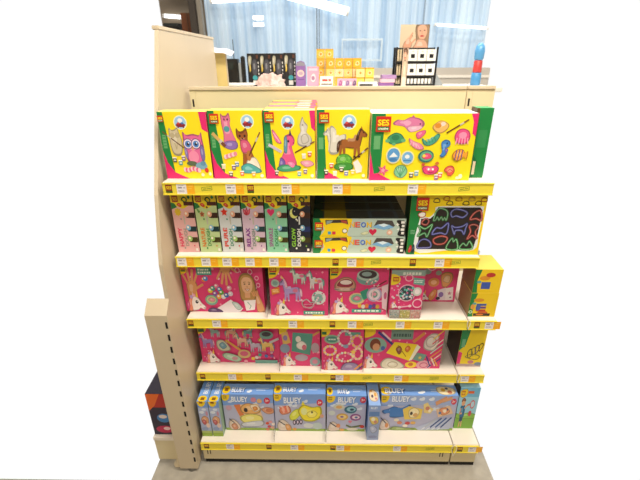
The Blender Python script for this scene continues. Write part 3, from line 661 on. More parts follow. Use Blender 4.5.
unihead(a, 402, 270, 0.95); band(a, 546, 294, 158, 20)
kit('craft_kit_box', 'pink kit box printed with round jewellery boxes and pots', 'box', 0.012, 0.214, 0.032, Z3, 0.194, 0.055, a, PK, PK, 'e86a96', 'a81848', 'pink unicorn kits on the third shelf')

a = Art((110, 80, 288, 345)); pinkground(a, 1.4, 9, 10)
a.r(110, 80, 288, 112, '8ba29c'); bars(a, 220, 100, 100, 22, 'd5dcd4', 1); a.e(116, 132, 44, 30, 'e8cc2c').r(120, 118, 150, 142, 'b5371e').t('SES', 135, 130, 24, 12, 'f6d81a')
a.ring(204, 122, 22, 20, 5, 'f2b6cc').p([(228, 120), (290, 128), (288, 164), (230, 156)], '6fa59c'); bars(a, 256, 141, 46, 18, 'e2efe8', 2)
a.e(200, 205, 48, 48, 'e6a6bc').e(200, 205, 42, 42, '2f4248').dots(40, 166, 172, 234, 238, 6, ['62c0b0', 'e06a9c', 'c8d8d8', 'f0d0dc', '4a7a98'], 2).e(254, 196, 24, 24, 'c3ccc6').e(254, 196, 14, 14, 'e9dde0')
a.ring(262, 262, 28, 26, 6, 'f2c6d4').dots(12, 130, 150, 160, 250, 5, ['f2b6cc', 'c4d8d0'], 12); unihead(a, 134, 272, 0.42); a.l([(166, 284), (220, 276)], 7, 'f2b6cc').e(166, 284, 9, 8, 'f4d4dc').e(222, 276, 9, 8, 'f4d4dc')
for x, cs, bgc in ((112, ['7fb0b0', 'c8d4d0', 'e4e4e0'], 'b4b4ac'), (170, ['e8d040', 'b8c030', 'f4ea9a'], 'c8b830'), (228, ['e08a7a', 'f2c6b0', 'e46a86'], 'd4a494')):
    a.r(x, 298, x+56, 345, bgc).dots(26, x+5, 303, x+51, 340, 4.5, cs, x)
t = kit('craft_kit_box', 'narrow pink bead set with three bead trays along the bottom', 'box', 0.220, 0.334, 0.018, Z3, 0.193, 0.030, a, PK, PK, 'e86a96', 'd890a8', 'pink unicorn kits on the third shelf')
bm = bmesh.new(); add_box(bm, 0.002, 0.112, -0.010, -0.0045, 0.0, 0.036, 0.002)
obj('bead_tray', bm, CLEAR, t)['label'] = 'clear plastic bead tray'

a = Art((290, -3, 488, 265)); pinkground(a, 1.5, 4, 12)
a.e(360, 150, 30, 26, 'd88a50').e(360, 150, 16, 13, 'f0b890').b([(404, 160), (394, 110), (420, 90), (456, 100), (460, 140), (436, 176), (412, 178)], 'df9a62').b([(408, 140), (420, 110), (446, 116), (440, 152)], 'eec49a').e(320, 88, 20, 16, '8aa5a0').e(380, 96, 16, 14, '9aa89e').ring(340, 60, 26, 24, 6, 'f2b6cc')
a.b([(340, 230), (366, 190), (384, 196), (376, 240), (350, 262)], 'd88a50').p([(386, 196), (430, 180), (436, 256), (392, 256)], 'e4d6de').p([(430, 184), (470, 176), (478, 254), (436, 256)], 'efe6e6').e(408, 222, 14, 16, '8a6ab0').star(454, 214, 13, 'c8889c').star(462, 238, 7, '4a4048').e(394, 244, 12, 10, '3a3040')
unihead(a, 312, 232, 0.6)
kit('craft_kit_box', 'pink kit box set far back on the third shelf behind bare deck', 'box', 0.350, 0.484, 0.118, Z3, 0.198, 0.055, a, PK, PK, 'e86a96', PK, 'pink unicorn kits on the third shelf')

# ------------------------------------------------------------------ fourth row
a = Art((82, 4, 505, 222)); pinkground(a, 1.5, 21, 22); a.e(82, 30, 50, 40, 'f2cf1c').r(84, 44, 116, 60, '25683a').r(86, 20, 114, 42, 'b5371e')
horse(a, 128, 112, 0.5, '9a86c4', 'e0a0bc', -1); horse(a, 172, 60, 0.4, '8fb0b4', 'c890b0', -1); horse(a, 252, 62, 0.45, 'd8a08a', '74a09a'); horse(a, 312, 104, 0.5, 'e0b09a', '5fa090', -1); horse(a, 342, 60, 0.4, '6fa0a8', 'e8c85a'); horse(a, 380, 130, 0.5, 'bfb0cc', '6a9a96', -1); horse(a, 444, 126, 0.55, 'e6c070', '8a6aa8', -1)
a.b([(172, 120), (180, 100), (210, 98), (238, 128), (242, 152), (206, 158), (180, 146)], 'c9c6b0').b([(186, 124), (208, 108), (226, 132), (204, 146)], '6f9ab0')
a.l([(226, 100), (300, 154)], 11, 'd8a04a').e(314, 172, 34, 24, 'd2b07a').e(314, 170, 22, 14, 'c8587c').b([(196, 178), (220, 166), (280, 182), (298, 204), (270, 216), (214, 200)], 'a8c8b0').e(262, 196, 16, 10, 'c8909c')
a.e(440, 70, 36, 22, '6d9690').e(440, 66, 24, 12, '3a3440').l([(458, 108), (500, 90)], 12, 'c8c4cc')
for x, y, c in ((360, 196, 'e8c040'), (380, 190, 'd8d0cc'), (398, 176, '3f9a8e'), (432, 182, '4a6ab0'), (462, 182, '8a4a90'), (320, 212, 'f0a0b8')): a.e(x, y, 10, 9, c)
a.r(370, 204, 490, 222, '6fa59c'); unihead(a, 142, 190, 0.75)
kit('craft_kit_box', 'wide pink kit box printed with many small unicorns, leftmost on fourth shelf', 'box', -0.490, -0.181, 0.058, Z4, 0.198, 0.055, a, PK, PK, 'e86a96', PK, 'pink unicorn kits on the fourth shelf')
a = Art((30, 31, 242, 245)); pinkground(a, 1.4, 22, 14); a.e(30, 40, 46, 40, 'f2cf1c')
a.p([(40, 74), (72, 64), (88, 122), (48, 134)], 'd8b060').e(60, 98, 12, 14, '8a7ab0').p([(100, 70), (206, 76), (188, 186), (90, 166)], '55988c').e(128, 104, 14, 16, 'e6dfd8').b([(116, 130), (146, 112), (172, 134), (160, 160), (124, 152)], 'e9e2de').e(158, 146, 12, 14, 'd26a80').l([(206, 84), (236, 66)], 10, 'd89a58').e(56, 152, 26, 24, '8a9ab4').e(142, 200, 34, 18, 'b4a4b8').e(216, 148, 22, 26, 'b8a0b0').e(214, 220, 28, 24, '8faab0').e(214, 220, 15, 12, 'd0849c')
unihead(a, 72, 214, 0.75)
kit('craft_kit_box', 'pink kit box printed with a green unicorn picture card', 'box', -0.177, -0.024, 0.040, Z4, 0.198, 0.055, a, PK, PK, 'e86a96', PK, 'pink unicorn kits on the fourth shelf')
a = Art((246, 42, 464, 268)); pinkground(a, 1.4, 23, 14); a.e(246, 56, 46, 34, 'f2cf1c').r(248, 62, 272, 78, '25683a').r(366, 64, 446, 82, '5f9a90')
a.e(300, 102, 40, 24, '8ab49a').e(300, 102, 30, 16, '4a8a80'); bars(a, 300, 102, 40, 12, 'dce8e0', 1)
for cx, cy, rx, ry, cs in ((366, 96, 34, 40, ['e8d8d0', 'c8c0cc']), (430, 110, 26, 30, ['e8c85a', 'e6a0b4']), (370, 196, 42, 24, ['f0e0a0', 'e89ab0', 'd8e0d8']), (290, 160, 30, 24, ['e0b8c8', 'f0d070']), (436, 176, 22, 30, ['f0a0b8', 'e8d8a0'])):
    for i in range(16): a.e(cx+rx*math.cos(i*PI/8), cy+ry*math.sin(i*PI/8), 7, 7, cs[i % len(cs)], n=8)
a.star(412, 166, 18, 'f0c860').b([(350, 252), (372, 228), (420, 226), (452, 250), (440, 268), (356, 268)], '9a86b4').l([(424, 262), (460, 230)], 8, 'e8a040').l([(436, 268), (464, 246)], 6, '4a3a80').e(372, 136, 14, 10, '8a9ab4')
unihead(a, 294, 236, 0.75)
kit('craft_kit_box', 'pink kit box printed with bead bracelets', 'box', -0.018, 0.138, 0.022, Z4, 0.198, 0.055, a, PK, PK, 'e86a96', 'a81848', 'pink unicorn kits on the fourth shelf')
a = Art((-37, 31, 398, 258)); pinkground(a, 1.5, 24, 14); a.e(-37, 56, 60, 34, 'f2cf1c')
a.r(108, 31, 228, 98, '74928a'); bars(a, 168, 76, 96, 26, '3f5a58', 1)
a.e(26, 130, 62, 42, '86b0a4').e(24, 126, 30, 32, '7a3c28').e(30, 140, 20, 20, 'd89a74').e(68, 146, 12, 12, '4a6ab0')
a.l([(40, 62), (140, 140)], 13, '3c3a86').l([(60, 62), (110, 104)], 9, 'e8c8d0').l([(236, 108), (286, 66)], 16, 'd88a48')
a.p([(130, 112), (256, 124), (220, 214), (88, 172)], 'f2d42c').p([(256, 124), (276, 138), (236, 210), (220, 214)], 'f0ead8').b([(140, 150), (160, 132), (176, 156), (160, 180)], '8a4a3a').b([(190, 150), (206, 130), (222, 146), (206, 168)], 'd8762a').l([(150, 130), (200, 190)], 4, 'a8781e')
a.b([(300, 90), (330, 66), (366, 70), (372, 110), (352, 158), (300, 150), (290, 120)], 'dcd0cc').ring(330, 110, 30, 30, 6, 'b8a6a8').p([(262, 168), (316, 180), (296, 222), (240, 206)], '6f9a90').star(280, 196, 12, 'e2c04a')
a.e(234, 236, 34, 18, 'efcf3a').e(232, 234, 14, 10, 'c86a3a').e(306, 238, 42, 26, 'e4a2b4').ring(306, 238, 24, 16, 5, 'c0587e').b([(60, 230), (90, 200), (140, 206), (196, 240), (180, 258), (80, 258)], 'ddd6c4').ring(130, 236, 30, 18, 5, 'b6a890')
for k in range(7): a.l([(330+k*2, 250-k*26), (396, 200-k*26)], 6, ['3c3a86', 'f0d8cc', 'e8a040', 'c8e0d8', 'f4ead8', 'd84a5a', 'e8c83a'][k])
for k in range(4): a.l([(316+k*14, 190+k*4), (340+k*14, 240)], 7, ['3c3a86', 'c84a86', 'f0d0c4', 'e8a040'][k])
unihead(a, 0, 222, 0.85)
kit('craft_kit_box', 'wide pink kit box printed with a yellow notebook and pens', 'box', 0.142, 0.436, 0.032, Z4, 0.198, 0.055, a, PK, PK, 'e86a96', 'c84a74', 'pink unicorn kits on the fourth shelf')

a = Art((440, 40, 600, 250)); a.r(440, 40, 600, 250, 'f4d61c').p([(440, 40), (500, 40), (478, 140), (440, 170)], '1d8a50').r(452, 110, 474, 150, '6ab088').p([(440, 170), (466, 180), (462, 238), (440, 240)], 'e02f80')
for k in range(4): a.bo([(500+k*22, 180-k*12), (516+k*22, 160-k*10), (530+k*20, 184-k*14), (512+k*20, 206-k*12)], 5, ['7a7a4a', 'b8b070', '6a6a8a', '9a7a3a'][k])
a.bo([(490, 200), (530, 186), (580, 196), (560, 214)], 4, '9a8a4a').r(440, 236, 600, 250, 'b8a0a0').e(530, 226, 20, 9, 'c87a86').e(580, 236, 24, 9, '7a8aa0')
kit('craft_kit_box', 'yellow kit box with green corner and dark side, beside the pink pen kit', 'box', 0.504, 0.5985, 0.045, Z4, 0.198, 0.13, a, 'f4d61c', '3a2c24', 'd8c04a')
a = Art((530, 80, 740, 345)); a.r(530, 80, 740, 345, 'ecc81c').p([(530, 80), (580, 80), (556, 200), (568, 345), (530, 345)], '14803e').e(596, 156, 40, 20, 'd8902a').e(566, 196, 16, 14, '5aa0a8').r(584, 196, 660, 220, '3a56a8').r(584, 228, 660, 252, '6a3a86').r(584, 262, 660, 284, 'b8352c').e(600, 240, 20, 34, '4a62a8').e(640, 300, 40, 24, 'c85a2a').e(556, 232, 16, 30, 'e09a48').e(546, 290, 15, 17, 'f4f0e0').e(546, 290, 10, 11, '2f9a52').r(570, 306, 700, 336, '28221c').e(620, 320, 30, 9, 'd8762a')
kit('craft_kit_box', 'green and yellow kit box with pots of colour and brown side, beside the bare deck', 'box', 0.5035, 0.5985, 0.024, Z3, 0.098, 0.11, a, 'ecc81c', '9a7a4a', 'd8c04a', None, 'stacked paint kits at the right')
a = Art((530, 80, 740, 345)); a.r(530, 80, 740, 345, 'ecc81c').p([(530, 80), (580, 80), (556, 200), (568, 345), (530, 345)], '14803e').e(610, 176, 40, 26, 'd8902a').e(570, 220, 18, 16, '5aa0a8').r(590, 220, 660, 300, '3a56a8').e(650, 140, 36, 26, 'b8352c')
kit('craft_kit_box', 'green and yellow kit box lying on top of a matching one with pots of colour', 'box', 0.5045, 0.5975, 0.026, Z3+0.0985, 0.092, 0.11, a, 'ecc81c', '8a6c40', 'd8c04a', None, 'stacked paint kits at the right')

# ------------------------------------------------------------------ bottom row: blue kits
BLU, BL2 = '8aa6d6', '5a8fd8'
def blueground(a, seed=1):
    x0, y0, x1, y1 = a.f; h = y1-y0; w_ = x1-x0
    a.r(x0, y0, x1, y1, 'b4b6d4').p([(x0, y0), (x1, y0), (x1, y0+h*0.22), (x0, y0+h*0.30)], '7a9fde').r(x0, y1-h*0.07, x1, y1, '93b04a')
    rr = random.Random(seed)
    for i in range(5):
        x, y = x0+rr.uniform(.1, .9)*w_, y0+rr.uniform(.18, .4)*h
        a.e(x, y, 16, 6, 'd6def0').e(x+8, y-5, 9, 6, 'd6def0')
def logo_bluey(a, x, y, w_, h, c='eef2fa'):
    a.t('BLUEY', x+2, y+2, w_, h, '4a6fb4').t('BLUEY', x, y, w_, h, c)
def cornerY(a, k=1.0):
    x0, y0, x1, y1 = a.f
    a.bp([(x0-10*k, y0), (x0+46*k, y0-4*k), (x0+40*k, y0+30*k), (x0+8*k, y0+38*k)], 'f2cb1c').r(x0+8*k, y0+6*k, x0+30*k, y0+24*k, '8a5a1a').t('SES', x0+19*k, y0+15*k, 19*k, 10*k, 'f6dc3a')
def age(a, x, y, r): a.e(x, y, r, r, 'cf2f4c').t('3+', x, y, r*1.1, r*0.8, 'f6e6e8')
def bluetop(txtx=0.33, cloud=True):
    T = Art((0, 0, 100, 30)); T.r(0, 0, 100, 30, '8db4ee').p([(0, 18), (100, 14), (100, 30), (0, 30)], '7aa4e6')
    T.e(7, 17, 8, 11, 'f2cb1c').r(4, 12, 11, 21, '8a5a1a')
    logo_bluey(T, 100*txtx-2, 17, 26, 13); T.e(52, 22, 4, 3, 'eef2fa').e(55, 20, 3, 3, 'eef2fa').r(66, 12, 90, 14, 'c4d6f4').r(66, 17, 84, 19, 'c4d6f4')
    return T
def slim(label, x0, x1):
    a = Art((0, 0, 72, 180)); a.r(0, 0, 72, 180, 'a9b6da').r(0, 0, 72, 30, '6f9ade').bp([(4, -10), (58, -10), (50, 16), (26, 26), (6, 16)], 'f2cb1c').r(16, 0, 40, 10, '8a5a1a').e(40, 40, 16, 6, 'd6def0').e(22, 54, 18, 7, 'dce2f0').b([(10, 90), (34, 72), (62, 84), (56, 112), (22, 116)], 'd8a07a').b([(14, 100), (30, 90), (46, 104), (28, 120)], 'c4606a').e(52, 122, 14, 12, 'e6c8c0').e(28, 140, 22, 10, '8fa0cc').r(0, 160, 72, 180, '8fae3c').r(0, 150, 72, 161, 'b0c078').e(56, 60, 8, 12, 'c890a8')
    T = Art((0, 0, 60, 150)); T.r(0, 0, 60, 150, '7aa6e6').e(28, 134, 26, 18, 'f2cb1c').r(18, 126, 40, 142, '8a5a1a'); T.t('BLUEY', 34, 66, 80, 26, 'e8eefa', -90)
    kit('craft_kit_box', label, 'box', x0, x1, -0.048, Z5, 0.190, 0.125, a, 'a9b6da', '5f86c8', '7aa6e6', '9ab89a', 'blue kits standing on edge', topart=T)
slim('slim blue kit box on edge, leftmost on the bottom shelf', -0.497, -0.4565)
slim('slim blue kit box on edge, second from left on the bottom shelf', -0.4535, -0.4130)

a = Art((228, 100, 590, 355)); blueground(a, 2); cornerY(a, 1.1); logo_bluey(a, 352, 132, 116, 36); age(a, 546, 140, 22)
a.e(450, 134, 20, 17, 'd0889c').e(492, 142, 18, 16, 'e0b078').e(268, 192, 22, 18, 'c8a0b4')
a.p([(306, 170), (480, 160), (510, 268), (352, 290)], 'e6c49c').p([(306, 170), (350, 166), (372, 240), (340, 252)], 'd87a48').b([(350, 190), (390, 160), (450, 164), (496, 190), (484, 226), (420, 236), (360, 226)], 'e8b06a').b([(420, 172), (470, 168), (492, 200), (452, 220)], 'f0dcc0').e(388, 206, 14, 16, '2a2428').b([(440, 186), (466, 180), (476, 200), (450, 212)], 'd88a3a')
a.b([(500, 200), (540, 184), (588, 196), (586, 226), (540, 232)], 'd89a78').e(556, 206, 24, 14, 'c87858').b([(340, 256), (420, 232), (500, 250), (490, 296), (370, 300)], 'eae07a').e(432, 302, 22, 9, 'c87a38').b([(350, 300), (500, 280), (500, 318), (360, 326)], 'c8cdd8')
for x, y, c in ((536, 300, 'd8503a'), (560, 290, 'e8a0a0'), (580, 306, 'f0e0d8'), (548, 324, 'c84a5a'), (572, 332, 'e8b49a'), (536, 344, 'd87a5a')): a.e(x, y, 13, 10, c)
a.b([(252, 300), (280, 270), (316, 290), (340, 330), (320, 350), (262, 346)], 'd8c4b4').l([(262, 270), (296, 300)], 6, '3a3a4a').b([(270, 316), (300, 300), (320, 336), (290, 350)], 'c88a6a').r(360, 334, 490, 346, '8fb04a')
kit('craft_kit_box', 'blue BLUEY kit box with an orange and cream craft print and red age dot', 'box', -0.408, -0.208, -0.018, Z5, 0.196, 0.055, a, 'a9b8d8', '5f86c8', '7aa4e6', '5f86c8', 'blue kits laid face out', topart=bluetop())
a = Art((25, 95, 328, 298)); blueground(a, 3); cornerY(a, 0.95); logo_bluey(a, 134, 128, 104, 32); age(a, 294, 138, 18)
a.b([(52, 180), (70, 164), (110, 156), (122, 190), (80, 206), (60, 200)], 'e08a70')
for k in range(4): a.l([(66+k*14, 196-k*3), (58+k*14, 164-k*2)], 9, ['e07a5a', 'f0b0a0', 'e8705a', 'f0c0a8'][k])
a.b([(112, 210), (140, 180), (176, 172), (180, 200), (150, 232), (118, 236)], 'dce04a').b([(164, 180), (196, 150), (250, 162), (300, 160), (304, 210), (262, 240), (204, 240), (176, 214)], 'efdf30').e(200, 186, 18, 20, 'e4e8a0').b([(216, 196), (252, 180), (280, 196), (262, 218), (228, 218)], 'f6ea6a').e(248, 190, 6, 6, '5a5a2a').p([(184, 150), (196, 130), (208, 152)], 'e8d82a')
for k in range(3): a.e(140+k*20, 248-k*2, 10, 15, '3a2a4a').e(140+k*20, 248-k*2, 5, 9, 'd8c8e0')
a.b([(36, 260), (60, 230), (96, 244), (124, 280), (96, 296), (44, 294)], 'd8c8bc').l([(46, 240), (80, 262)], 6, '3a3a4a').b([(84, 260), (110, 262), (120, 292), (92, 292)], 'd89a5a').e(280, 266, 30, 20, 'b8c8c8').e(306, 210, 12, 10, 'd8a08a').e(224, 264, 30, 14, 'd0d4d8').e(140, 286, 12, 8, 'e0a040')
kit('craft_kit_box', 'blue BLUEY kit box with a bright yellow craft print and red age dot', 'box', -0.2045, -0.003, -0.019, Z5, 0.202, 0.055, a, 'a9b8d8', '5f86c8', '7aa4e6', '5f86c8', 'blue kits laid face out', topart=bluetop())
a = Art((332, 95, 553, 298)); blueground(a, 4); cornerY(a, 0.95); logo_bluey(a, 444, 116, 100, 30); age(a, 534, 116, 17)
a.e(400, 156, 32, 16, 'c8ccc0').e(400, 156, 18, 9, 'd8a86a').e(466, 170, 36, 22, '2f6a86').e(470, 168, 26, 13, '8fc0d0').e(474, 170, 12, 7, '2a4a6a').e(420, 212, 34, 20, 'cfa24a').e(420, 212, 24, 12, 'e6cc8a').e(418, 212, 10, 6, '8a6a9a').e(496, 214, 32, 20, '8a4a8c').e(498, 214, 22, 11, 'e0c8d8').e(500, 214, 9, 6, '4a6aa0').heart(466, 240, 11, 'd87a94').e(360, 190, 20, 14, 'c8d0d0')
a.l([(446, 262), (474, 274), (530, 262)], 10, '5a6a3a').e(536, 268, 14, 9, 'c8382c').e(480, 284, 34, 9, 'd8d4c4').b([(340, 270), (362, 240), (392, 254), (408, 290), (346, 296)], 'd8c8bc').l([(350, 246), (386, 270)], 6, '3a3a4a').e(398, 264, 12, 12, 'd88a5a').e(420, 288, 14, 8, 'e0a85a')
kit('craft_kit_box', 'blue BLUEY kit box printed with painted oval stones', 'box', 0.003, 0.1565, -0.018, Z5, 0.194, 0.055, a, 'a9b8d8', '5f86c8', '7aa4e6', '5f86c8', 'blue kits laid face out', topart=bluetop(0.42))
a = Art((10, 145, 78, 330)); a.r(10, 145, 78, 330, '98a8d2').r(10, 145, 78, 170, '8aa6dc').t('BLUEY', 42, 158, 40, 11, 'dfe8f6').r(14, 176, 74, 200, '5f86c0').b([(16, 210), (36, 202), (66, 208), (70, 236), (36, 244)], 'e0c86a').e(40, 216, 12, 10, 'f2ead0').e(54, 230, 10, 8, 'c88a7a').e(44, 268, 22, 14, '7f86b8').b([(20, 260), (44, 250), (68, 274), (40, 292)], 'b4bcdc').e(44, 312, 26, 8, '8890bc')
T = Art((0, 0, 80, 115)); T.r(0, 0, 80, 115, '93b6ee').b([(10, 50), (36, 34), (70, 56), (66, 90), (30, 96), (8, 80)], 'f0d8b8').e(30, 70, 8, 8, '6a5a6a').e(52, 62, 9, 10, 'e0a85a').e(54, 82, 7, 6, 'd8788a').e(24, 44, 10, 6, 'e8a04a')
kit('craft_kit_box', 'slim blue kit box on edge near the middle of the bottom shelf', 'box', 0.162, 0.2065, -0.057, Z5, 0.188, 0.115, a, '98a8d2', '5f86c8', '93b6ee', '7f93c8', 'blue kits standing on edge', topart=T)
a = Art((90, 95, 520, 270)); blueground(a, 5); a.r(90, 95, 520, 140, '9db2e0'); cornerY(a, 0.9); logo_bluey(a, 200, 112, 100, 28); age(a, 498, 122, 15)
for x in (270, 318, 372): a.e(x, 112, 16, 7, 'dfe6f4').e(x+7, 107, 9, 6, 'dfe6f4')
a.b([(98, 170), (134, 160), (166, 148), (206, 156), (250, 138), (258, 146), (222, 170), (226, 198), (150, 204), (142, 182), (112, 186)], '3f7cc4').r(144, 156, 222, 200, '3f7cc4')
a.p([(216, 162), (250, 146), (330, 160), (326, 210), (232, 214)], 'e6c85a').b([(252, 168), (284, 152), (314, 172), (300, 202), (262, 204)], 'f2e2b0').e(268, 182, 8, 9, '3a342c').e(292, 190, 14, 10, 'd8a86a').p([(330, 136), (352, 126), (372, 150), (392, 160), (376, 182), (338, 178)], 'e8d08a').e(356, 156, 12, 10, 'c8806a').e(370, 168, 8, 8, 'f4ead4').l([(404, 130), (452, 106)], 20, 'd89a70').l([(440, 118), (482, 104)], 16, 'd8a07a')
a.p([(404, 160), (480, 140), (506, 180), (424, 200)], 'e2c0a0').b([(424, 160), (460, 150), (486, 172), (446, 190)], 'e0946a').e(456, 168, 10, 9, 'f6ead8').e(470, 160, 5, 6, '4a5a86').e(430, 178, 8, 7, '5a7ab0')
a.p([(300, 256), (410, 214), (510, 200), (500, 262), (320, 268)], 'b8c2dc')
for k in range(4): a.l([(356+k*30, 254), (416+k*28, 208-k*2)], 8, ['b4bccc', '2c4a8a', '33589e', '2c4a8a'][k]); a.l([(340+k*30, 264), (356+k*30, 254)], 5, 'dfe4ee')
for x, y, c in ((186, 216, 'e8dcc8'), (206, 230, 'd88a6a'), (252, 232, 'c84a4a'), (284, 230, 'e0b060'), (240, 246, 'f0e6da')): a.e(x, y, 15, 8, c)
a.b([(92, 240), (110, 212), (138, 224), (154, 256), (128, 268), (96, 266)], 'dccabc').l([(96, 206), (130, 236)], 5, '3a3a4a').e(132, 244, 10, 12, 'd8905a').b([(170, 250), (240, 256), (300, 262), (240, 270), (160, 268)], '9ab06a')
T = bluetop(0.2); T.b([(74, 8), (84, 4), (97, 10), (96, 24), (82, 28), (74, 20)], 'f2e2b8').e(82, 14, 3, 5, 'e0b040').e(90, 20, 3, 5, 'c87a5a').e(87, 10, 2, 3, '5a5a6a')
kit('craft_kit_box', 'widest blue BLUEY kit box printed with a blue shirt and pens', 'box', 0.216, 0.514, -0.009, Z5, 0.190, 0.055, a, 'a9b8d8', '5f86c8', '7aa4e6', '5f86c8', 'blue kits laid face out', topart=T)
a = Art((520, 70, 690, 265)); a.r(520, 70, 690, 265, '9cd0e6').r(520, 70, 690, 112, '6fb4d8').r(520, 196, 690, 265, '7cb23e').b([(520, 190), (560, 196), (620, 186), (690, 194), (690, 214), (520, 214)], '8cbf4c').b([(526, 82), (580, 76), (586, 100), (552, 116), (528, 108)], 'f2cb1c').r(534, 84, 564, 104, 'b5371e').t('SES', 549, 94, 26, 12, 'f6dc3a').r(590, 84, 640, 96, 'd8602a')
a.b([(548, 160), (562, 150), (582, 152), (590, 176), (586, 210), (556, 212), (550, 186)], '1f6a9a').e(566, 138, 16, 16, 'e0a880').b([(550, 136), (552, 122), (570, 116), (584, 128), (576, 132), (562, 130)], '8a4a2a').l([(584, 164), (606, 150), (626, 148)], 8, 'e0a880').l([(552, 168), (548, 192), (566, 190)], 8, 'e0a880').p([(556, 208), (584, 208), (582, 232), (556, 234)], '24486a').l([(562, 232), (560, 256)], 8, 'e0a880').l([(578, 230), (580, 254)], 8, 'e0a880').l([(606, 150), (634, 140)], 4, 'd83a3a')
a.e(646, 146, 20, 20, 'd84a4a').e(646, 146, 15, 15, 'b8d8ea').e(638, 190, 14, 14, 'c84a5a')
kit('craft_kit_box', 'green and sky blue box printed with a child blowing bubbles', 'box', 0.522, 0.5985, 0.002, Z5, 0.222, 0.07, a, '9cd0e6', '2a2c30', '9cd0e6')

# clear dividers standing on the decks, wire loops at the joint
def divider(label, x, y0, y1, z, h):
    bm = bmesh.new()
    prism(bm, [(y0, z+EPS), (y1, z+EPS), (y1, z+h), (y0+0.012, z+h), (y0, z+h*0.45)], 'x', x-0.0007, x+0.0007)
    tag(obj('shelf_divider', bm, CLEAR), label, 'divider', 'clear dividers on the shelf decks')
divider('clear divider between the girl kit and the unicorn pendant kit', -0.2115, 0.008, 0.10, Z3, 0.04)
divider('clear divider between the pendant kit and the jewellery box kit', 0.009, 0.008, 0.10, Z3, 0.04)
divider('clear divider between the small unicorns kit and the picture card kit', -0.179, 0.008, 0.10, Z4, 0.04)
divider('clear divider between the picture card kit and the bracelet kit', -0.021, 0.008, 0.10, Z4, 0.04)
divider('clear divider between the bracelet kit and the yellow notebook kit', 0.140, 0.008, 0.10, Z4, 0.04)
divider('clear divider between the orange print and yellow print blue kits', -0.2062, -0.070, 0.03, Z5, 0.04)
divider('clear divider between the yellow print and oval stones blue kits', 0.000, -0.070, 0.03, Z5, 0.04)
def loop(label, x, y, z, s, hang):
    bm = bmesh.new()
    pts = []
    for i in range(21):
        k = 2*PI*i/20
        pts.append((x+s*0.45*math.sin(k)+0.2*s*math.sin(2*k), y-0.002-0.004*math.sin(k/2), z-hang/2+hang/2*math.cos(k)))
    add_tube(bm, pts, 0.0009, 6)
    tag(obj('cable_tie', bm, WHITE, None, True), label, 'cable tie', 'white ties at the bay joint')
loop('thin white tie looped over the joint of the third shelf rails', 0.500, -0.0020, Z3+0.004, 0.010, 0.036)
loop('thin white tie looped over the joint of the fourth shelf rails', 0.500, -0.0020, Z4+0.010, 0.012, 0.044)
loop('thin white tie looped over the joint of the bottom shelf rails', 0.502, -0.0800, Z5+0.006, 0.018, 0.056)

# ------------------------------------------------------------------ setting
bm = bmesh.new()
vs = [bm.verts.new(q) for q in [(-3.0, -3.0, 0), (3.0, -3.0, 0), (3.0, -0.15, 0), (0.66, -0.15, 0), (0.66, 1.6, 0), (1.33, 1.9, 0), (1.33, 3.05, 0), (-1.45, 3.05, 0), (-1.35, 2.5, 0), (-0.69, 1.0, 0), (-0.69, -0.15, 0), (-3.0, -0.15, 0)]]
bm.faces.new(vs)
r = bmesh.ops.extrude_face_region(bm, geom=bm.faces[:])
for e in r['geom']:
    if isinstance(e, bmesh.types.BMVert): e.co.z = -0.05
bmesh.ops.recalc_face_normals(bm, faces=bm.faces[:])
tag(obj('floor', bm, FLOOR), kind='structure')
# sheer corrugated window wall behind the shop fittings
bm = bmesh.new(); n = 280; x0, x1 = -1.0, 1.315; rows = []
for i in range(n+1):
    x = x0+(x1-x0)*i/n
    y = 2.52+0.010*math.sin(i*0.9)+0.012*math.sin(x*7.3)
    rows.append((bm.verts.new((x, y, 1.0)), bm.verts.new((x, y, 2.10))))
for p, q in zip(rows, rows[1:]): bm.faces.new((p[0], q[0], q[1], p[1]))
win = tag(obj('window_1', bm, WINDOW, None, True), kind='structure')
for x, c in ((-0.085, '5d6d80'), (-0.066, '6d7f92'), (0.78, '8a9db2')):
    bx('mullion', mat('mullion_grey', c, 0.5), win, x-0.004, x+0.004, 2.47, 2.485, 1.0, 2.10)
bm = bmesh.new()
for a_ in ((0.12, 0.46, 1.655, 1.67), (0.12, 0.46, 1.50, 1.515), (0.12, 0.13, 1.515, 1.655), (0.445, 0.46, 1.515, 1.655)): add_box(bm, a_[0], a_[1], 2.47, 2.485, a_[2], a_[3])
obj('frame_reflection', bm, mat('frame_reflection_blue', 'c4d6e4', 0.5), win)  # pale strips stand in for a window frame reflected in the panel
bx('trim_1', SILL, None, 0.20, 1.315, 2.30, 2.46, 1.20, 1.448, 0.004)['kind'] = 'structure'
bm = bmesh.new(); add_box(bm, 0.20, 1.315, 2.29, 2.299, 1.375, 1.395); tag(obj('trim_2', bm, COUNTER), kind='structure')
bx('trim_3', SILL, None, 0.20, 1.315, 2.34, 2.46, 0.0, 1.1995)['kind'] = 'structure'
bx('trim_4', SILL, None, -1.0, 1.315, 2.505, 2.535, 0.0, 0.999)['kind'] = 'structure'
# unseen shop shell round the aisle, added to cut ambient world light
ROOMW = mat('shop_wall', 'cfc6b6', 0.8); ROOMC = mat('shop_ceiling', 'd8d2c6', 0.8)
for nm, b in (('unseen_wall_left', (-3.05, -3.0, -3.0, 1.8, 0, 2.9)), ('unseen_wall_right', (3.0, 3.05, -3.0, 1.8, 0, 2.9)), ('unseen_wall_front', (-3.05, 3.05, -3.05, -3.0005, 0, 2.9)), ('unseen_ceiling', (-3.05, 3.05, -3.05, 2.0, 2.9005, 2.95))):
    bx(nm, ROOMC if nm == 'unseen_ceiling' else ROOMW, None, *b)['kind'] = 'structure'
